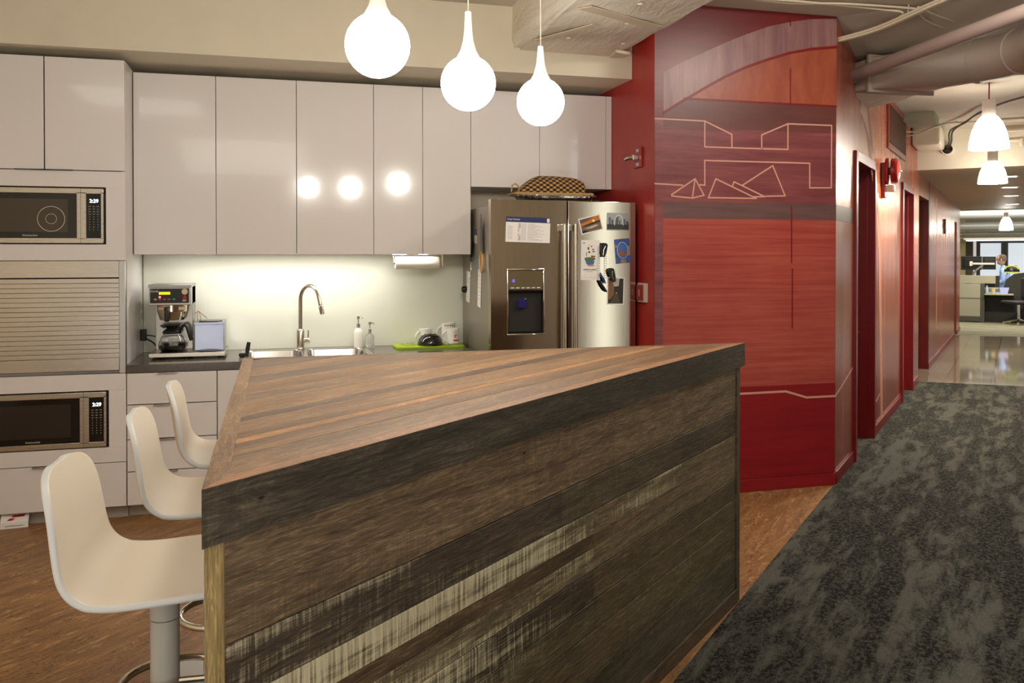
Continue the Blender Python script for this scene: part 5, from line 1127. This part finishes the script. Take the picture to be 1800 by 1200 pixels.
# bell lamps over the corridor
BELLM = mat('opal_bell_glass', (1, .97, .9, 1), .3, em=(1.0, .95, .84, 1), est=15)
def bell(label, t_, n_, zb, r, h, cap, cordz, cordm):
    t = thing('bell_pendant', label, 'pendant lamp', L(t_, n_, zb), CA, 'white bell pendants in the corridor')
    b = MB(); pr = [(r, 0), (r * .985, h * .12), (r * .94, h * .3), (r * .84, h * .55), (r * .66, h * .8), (r * .44, h * .97), (r * .36, h)]
    b.lathe(pr + [(a - .005, z) for a, z in pr[::-1]] + [pr[0]], 40); b.build('bell_shade', BELLM, t)
    b = MB(); b.lathe([(r * .37, h - .004), (r * .35, h), (r * .345, h + cap), (r * .33, h + cap + .004), (0, h + cap + .004)], 30); b.build('lamp_cap', WHITEP, t)
    b = MB(); b.tube([(0, 0, h + cap), (0, 0, cordz - zb)], .005, 8); b.build('cord', cordm, t)
    lamp('bulb_' + str(round(t_)), 'POINT', L(t_, n_, zb + .05), 95, (1, .92, .76), .06)
    return t
REDCORD = mat('red_cord', S(140, 10, 22), .5)
bell('nearest white bell pendant on a red cord above the carpet', 2.2, .771, 2.285, .146, .262, .125, 2.82, REDCORD)
bell('second white bell pendant, in front of the cream bulkhead', 4.4, .741, 2.165, .136, .225, .11, 2.80, REDCORD)
bell('small far white bell pendant in the office beyond the corridor', 13.6, .735, 1.90, .122, .25, .09, 2.75, WHITEP)
DL = mat('downlight_glow', (1, .95, .85, 1), .5, em=(1, .95, .85, 1), est=5)
for i, (t_, lab) in enumerate(((6.0, 'nearest'), (7.6, 'second'), (9.2, 'third'), (11.2, 'farthest'))):
    t = thing('recessed_downlight', lab + ' recessed slot light in the lowered corridor ceiling', 'ceiling light', L(t_, .86, 2.37 - (t_ - 4.83) * .01295 + .001), CA, 'slot lights in the lowered corridor ceiling')
    b = MB(); b.box(-.10, .10, -.11, .11, -.006, .004, .002); b.build('trim_ring', WHITEP, t)
    b = MB(); b.box(-.075, .075, -.085, .085, -.008, -.005); b.build('diffuser', DL, t)

# card standing on the floor by the tall cabinet
t = thing('pest_trap_card', 'white folded card with red stripes on the floor below the microwave cabinet', 'card', (-1.335, 5.062, .001), R(6))
b = MB(); b.prism([(0, 0), (.006, 0), (.012, .030), (.05, .062), (.11, .064), (.11, .068), (.048, .067), (.004, .032)], -.065, .065, lambda a, c, h: (h, a, c)); cd = b.build('folded_card', PAPER, t, smooth=0)
b = MB(); sl = lambda a, q: (a, .008 + .036 * q, .0362 + .0286 * q)
for pl_ in ([(-.036, .10), (-.010, .10), (.002, .42), (-.024, .42)], [(-.018, .55), (.040, .55), (.050, .86), (-.008, .86)]): b.faces([sl(a, q) for a, q in pl_], [[0, 1, 2, 3]])
b.build('red_stripe', MR, t, smooth=0)
lettering('www.tripleeservices.com', .0085, mat('dark_text', S(60, 56, 54), .6), t, (.0, -.001, .015), rot=(R(84), 0, 0), xs=1.0)

# ------------------------------------------------------------------ far office: desks, monitors, a person at work
PANEL = mat('grey_fabric_panel', S(156, 152, 132), .8); PANELDK = mat('dark_panel', S(72, 70, 62), .6); DARK = mat('charcoal', S(30, 29, 27), .6)
def off(name, m, t0, t1, n0, n1, z0, z1, parent, bev=.004): return MB().box(t0, t1, -n1, -n0, z0, z1, bev).build(name, m, parent)
t = thing('cubicle_desk', 'grey panelled cubicle desk unit at the end of the corridor', 'desk', L(0, 0, 0), CA)
off('upper_panel', PANEL, 14.85, 14.95, -.9, .53, .82, .985, t); off('lower_panel', PANEL, 14.8, 14.9, -.9, .255, .13, .81, t); off('panel_seam', PANELDK, 14.79, 14.9, -.9, .255, .508, .514, t, 0); off('kick_plate', PANELDK, 14.79, 14.9, -.9, .26, .02, .13, t)
off('end_panel', PANELDK, 14.8, 15.6, .255, .335, .0, .815, t); off('desk_top', mat('desk_laminate', S(176, 164, 140), .5), 14.95, 15.7, -.9, .58, .70, .73, t); off('side_top', mat('side_laminate', S(160, 146, 120), .5), 14.7, 15.05, .335, .86, .585, .61, t); off('back_panel', DARK, 15.0, 15.05, .335, 1.3, .0, .58, t); off('back_screen', DARK, 15.06, 15.09, .335, .60, .735, .98, t)
def mon(label, n0, n1, z0, z1):
    t = thing('monitor', label, 'monitor', L(15.6, (n0 + n1) / 2, z0), CA, 'desk monitors seen from behind')
    hw = (n1 - n0) / 2; b = MB(); b.box(-.02, .02, -hw, hw, 0, z1 - z0, .008); b.box(-.04, -.018, -hw * .7, hw * .7, .06, z1 - z0 - .05, .02); b.build('casing', BLACK, t)
    box('screen', mat('screen_' + str(round(n0 * 10)), S(120, 130, 150), .2, em=(.6, .7, .9, 1), est=.4), .0195, .022, -hw + .012, hw - .012, .012, z1 - z0 - .012, t)
    return t
mon('left dark monitor seen from behind on the far office desk', -.15, .255, 1.09, 1.385); mon('right dark monitor seen from behind on the far office desk', .262, .52, 1.10, 1.38)
t = thing('monitor_stand', 'pale double monitor arm behind the two far office monitors', 'monitor arm', L(15.52, .08, .73), CA)
b = MB(); b.tube([(0, 0, 0), (0, 0, .22)], .02, 10); b.tube([(0, 0, .22), (0, -.05, .34)], .022, 10); b.tube([(0, -.05, .34), (-.02, -.20, .47)], .022, 10); b.build('lower_arm', ALU, t)
b = MB(); b.box(-.05, -.02, -.42, -.0, .475, .515, .006); b.box(-.035, .035, .0, .06, .445, .545, .01); b.build('cross_bar', WHITEP, t)
# things on the far desks
o = tag(MB().lathe([(0, 0), (.034, 0), (.045, .11), (.042, .11), (.032, .004), (0, .004)], 20).build('paper_cup', mat('cream_cup', S(196, 184, 140), .6), loc=L(14.9, .49, .611)), 'cream paper cup on the low side desk in the far office', 'cup')
o = tag(MB().prism([(-.06, .002), (.06, .002), (.09, .13), (-.09, .13)], -.003, .003, lambda a, c, h: (h - c * .1, a, c)).build('blue_folder', mat('pale_blue_folder_glow', S(170, 176, 226), .5, em=(.5, .55, .9, 1), est=.15), loc=L(14.9, .69, .611), rz=CA), 'pale blue folder standing on the low side desk', 'folder')  # weak glow put into the folder, which is no lamp
o = tag(MB().lathe([(0, 0), (.03, 0), (.032, .02), (.03, .12), (.012, .15), (.012, .17), (0, .17)], 18).build('water_bottle', mat('bluish_bottle', S(150, 176, 190), .2), loc=L(14.85, .375, .611)), 'small bluish bottle at the left end of the low side desk', 'bottle')
o = tag(MB().prism([(-.035, .0), (.035, .0), (.05, .10), (-.05, .10)], -.03, .03, lambda a, c, h: (h, a, c)).build('tissue_box', PAPER, loc=L(15.3, .43, .735), rz=CA), 'white tapering tissue box behind the desk panel', 'box')
# person
SKIN = mat('skin', S(196, 148, 120), .5); SHIRT = mat('light_blue_shirt', S(150, 178, 226), .7, var=.08, vscale=12)
t = thing('person', 'seated person in a light blue shirt and glasses facing left at the far desk', 'person', L(16.45, .70, 0), CA)
def skin_body(name, verts, edges, m, parent, sub=2):
    me = bpy.data.meshes.new(name); me.from_pydata([v[0] for v in verts], edges, []); o = bpy.data.objects.new(name, me); COL.objects.link(o); o.parent = parent; me.materials.append(m)
    md = o.modifiers.new('skin', 'SKIN'); md.use_smooth_shade = True
    for i, v in enumerate(verts):
        sv = me.skin_vertices[0].data[i]; r_ = v[1]; sv.radius = r_ if isinstance(r_, tuple) else (r_, r_); sv.use_root = (i == 0)
    s2 = o.modifiers.new('sub', 'SUBSURF'); s2.levels = s2.render_levels = sub; return o
# local axes: x away from camera, +y left in the picture (the way the person faces)
V = [((0, 0, .52), (.15, .13)), ((0, .01, .70), (.15, .12)), ((0, .02, .90), (.17, .12)), ((0, .035, 1.05), (.14, .10)), ((0, .05, 1.13), (.055, .055)), ((0, .07, 1.19), (.052, .055)),
     ((-.19, .04, 1.04), .062), ((-.22, .06, .82), .052), ((-.17, .28, .77), .042), ((-.15, .34, .77), .035), ((.19, .04, 1.04), .062), ((.22, .06, .82), .052), ((.17, .28, .77), .042), ((.15, .34, .77), .035),
     ((-.10, .08, .50), .095), ((-.11, .46, .50), .075), ((-.11, .46, .10), .05), ((-.11, .56, .05), .042), ((.10, .08, .50), .095), ((.11, .46, .50), .075), ((.11, .46, .10), .05), ((.11, .56, .05), .042)]
Ed = [(0, 1), (1, 2), (2, 3), (3, 4), (4, 5), (3, 6), (6, 7), (7, 8), (8, 9), (3, 10), (10, 11), (11, 12), (12, 13), (0, 14), (14, 15), (15, 16), (16, 17), (0, 18), (18, 19), (19, 20), (20, 21)]
skin_body('body', V, Ed, SHIRT, t)
b = MB(); b.lathe([(0, -.118), (.035, -.112), (.055, -.085), (.068, -.04), (.075, .01), (.074, .055), (.06, .095), (.03, .114), (0, .118)], 24)
for v in b.bm.verts:
    v.co.y *= 1.22
    if v.co.y > .05 and v.co.z < -.05: v.co.y += .012
hd = b.build('head', SKIN, t, loc=(0, .095, 1.305))
b = MB(); b.faces([(0, .088, .018), (-.012, .092, -.022), (.012, .092, -.022), (0, .118, -.018)], [[0, 1, 3], [0, 3, 2], [1, 2, 3]]); b.build('nose', SKIN, hd)
b = MB(); b.lathe([(0, -.03), (.012, -.02), (.016, .01), (.010, .03), (0, .032)], 10, (-.074, .0, -.005)); b.lathe([(0, -.03), (.012, -.02), (.016, .01), (.010, .03), (0, .032)], 10, (.074, .0, -.005)); b.build('ear', SKIN, hd)
b = MB(); b.lathe([(.079, -.02), (.081, .02), (.078, .06), (.063, .100), (.032, .119), (0, .123)], 24)
for v in b.bm.verts: v.co.y = v.co.y * 1.18 - .012
b.build('hair', mat('short_grey_hair', S(96, 84, 66), .8), hd)
b = MB()
for sx_ in (-.033, .033): b.tube([(sx_ + .024 * cos(a), .094, .012 + .018 * sin(a)) for a in [2 * pi * i / 16 for i in range(16)]], .0025, 6, closed=True)
b.tube([(-.056, .092, .016), (-.076, .02, .014)], .0025, 6); b.tube([(.056, .092, .016), (.076, .02, .014)], .0025, 6); b.build('glasses', BLACK, hd)
def hand(sx_):
    Vh = [((sx_ * .15, .345, .77), .03), ((sx_ * .15, .40, .765), (.04, .018))]; Eh = [(0, 1)]
    for k, (dx, ln) in enumerate(((-.03, .07), (-.01, .085), (.01, .08), (.03, .06))):
        i = len(Vh); Vh += [((sx_ * .15 + dx, .44, .765), .009), ((sx_ * .15 + dx, .44 + ln * .55, .758), .0085), ((sx_ * .15 + dx, .44 + ln, .742), .007)]; Eh += [(1, i), (i, i + 1), (i + 1, i + 2)]
    i = len(Vh); Vh += [((sx_ * .15 - sx_ * .045, .385, .755), .010), ((sx_ * .15 - sx_ * .06, .42, .745), .008)]; Eh += [(1, i), (i, i + 1)]
    skin_body('hand', Vh, Eh, SKIN, t, 1)
hand(-1); hand(1)
t = thing('office_chair', 'dark office chair under the seated person', 'chair', L(16.45, .72, 0), CA)
b = MB(); b.box(-.24, .24, -.24, .24, .36, .41, .03); b.build('seat', DARK, t); b = MB(); b.box(-.22, .22, -.24, -.19, .45, 1.0, .04); b.build('backrest', DARK, t)
b = MB(); b.tube([(0, 0, .08), (0, 0, .36)], .03, 12)
for k in range(5): b.tube([(0, 0, .10), (.28 * cos(2 * pi * k / 5), .28 * sin(2 * pi * k / 5), .05)], [.025, .018], 8); b.lathe([(0, -.028), (.02, -.028), (.02, .028), (0, .028)], 12, (.28 * cos(2 * pi * k / 5), .28 * sin(2 * pi * k / 5), .028))
b.build('chair_base', DARK, t)
# helmet on a post stand, dark desk mass in front
t = thing('bike_helmet', 'black and neon yellow bicycle helmet on the dark partition in the far office', 'helmet', L(15.35, .82, 1.10), CA)
b = MB(); b.lathe([(.14, -.06), (.145, -.02), (.13, .05), (.08, .095), (0, .11)], 24); 
for v in b.bm.verts: v.co.x *= .8
b.build('shell', BLACK, t)
YEL = mat('neon_yellow', S(214, 226, 50), .4)
b = MB()
for sx_ in (-.07, -.02, .03, .08): b.tube([(sx_ * .9, .145 * cos(a) * (1 - abs(sx_) * 2), -.01 + .115 * sin(a) * (1 - abs(sx_) * 2.5)) for a in [pi * i / 12 for i in range(1, 12)]], .010, 8)
b.tube([(.115 * cos(a), .145 * sin(a), -.05) for a in [2 * pi * i / 24 for i in range(24)]], .008, 8, closed=True); b.build('yellow_vents', YEL, t)
t = thing('dark_partition', 'charcoal office partition with rounded top at the far right of the corridor', 'partition', L(15.1, 0, 0), CA)
b = MB(); b.prism([(-.62, 0), (-1.9, 0), (-1.9, .92), (-1.3, 1.04), (-1.05, 1.05), (-.86, 1.02), (-.72, .90), (-.66, .7), (-.62, .4)], 0, .10, lambda a, c, h: (h, a, c)); b.build('partition_screen', mat('charcoal_fabric', S(50, 48, 44), .9), t)
b = MB(); b.box(-.1, .2, -1.9, -.6, 0, .04, .004); b.build('partition_foot', DARK, t)
t = thing('office_chair', 'empty black office chair in front of the dark partition', 'chair', L(14.55, .95, 0), CA + .6)
b = MB(); b.box(-.24, .24, -.24, .24, .42, .49, .03); b.build('seat', DARK, t); b = MB(); b.box(-.22, .22, -.24, -.18, .52, .95, .05); b.build('backrest', DARK, t)
b = MB(); b.tube([(0, 0, .08), (0, 0, .42)], .03, 12)
for k in range(5): b.tube([(0, 0, .11), (.28 * cos(2 * pi * k / 5), .28 * sin(2 * pi * k / 5), .055)], [.028, .018], 8); b.lathe([(0, -.028), (.02, -.028), (.02, .028), (0, .028)], 12, (.28 * cos(2 * pi * k / 5), .28 * sin(2 * pi * k / 5), .028))
b.build('chair_base', CHROME, t)
for lab, t_, z_, r_, m_ in (('uppermost pale round duct across the far office', 17.0, 2.34, .10, 'a'), ('silver round duct under the far office ceiling', 18.0, 2.10, .10, 'b'), ('thin white pipe low across the far office ceiling', 18.4, 1.93, .035, 'c'), ('lowest thin white pipe above the far office windows', 18.6, 1.83, .03, 'd')):
    tag(MB().tube([(t_, .6, z_), (t_, -5, z_ + .02)], r_, 18).build('ceiling_pipe', mat('office_pipe_' + m_, S(206, 206, 200), .35, .3), loc=E0, rz=CA), lab, 'pipe', 'pipes under the far office ceiling')
t = thing('tube_light', 'lit white fluorescent tube light above the far office windows', 'ceiling light', L(17.6, .15, 1.765), CA)
b = MB(); b.box(-.05, .05, -1.5, .35, 0, .05, .004); b.build('housing', WHITEP, t); b = MB(); b.box(-.035, .035, -1.1, .3, -.018, .0, .004); b.build('tube', mat('tube_glow', (1, 1, .96, 1), .5, em=(1, 1, .94, 1), est=3), t)
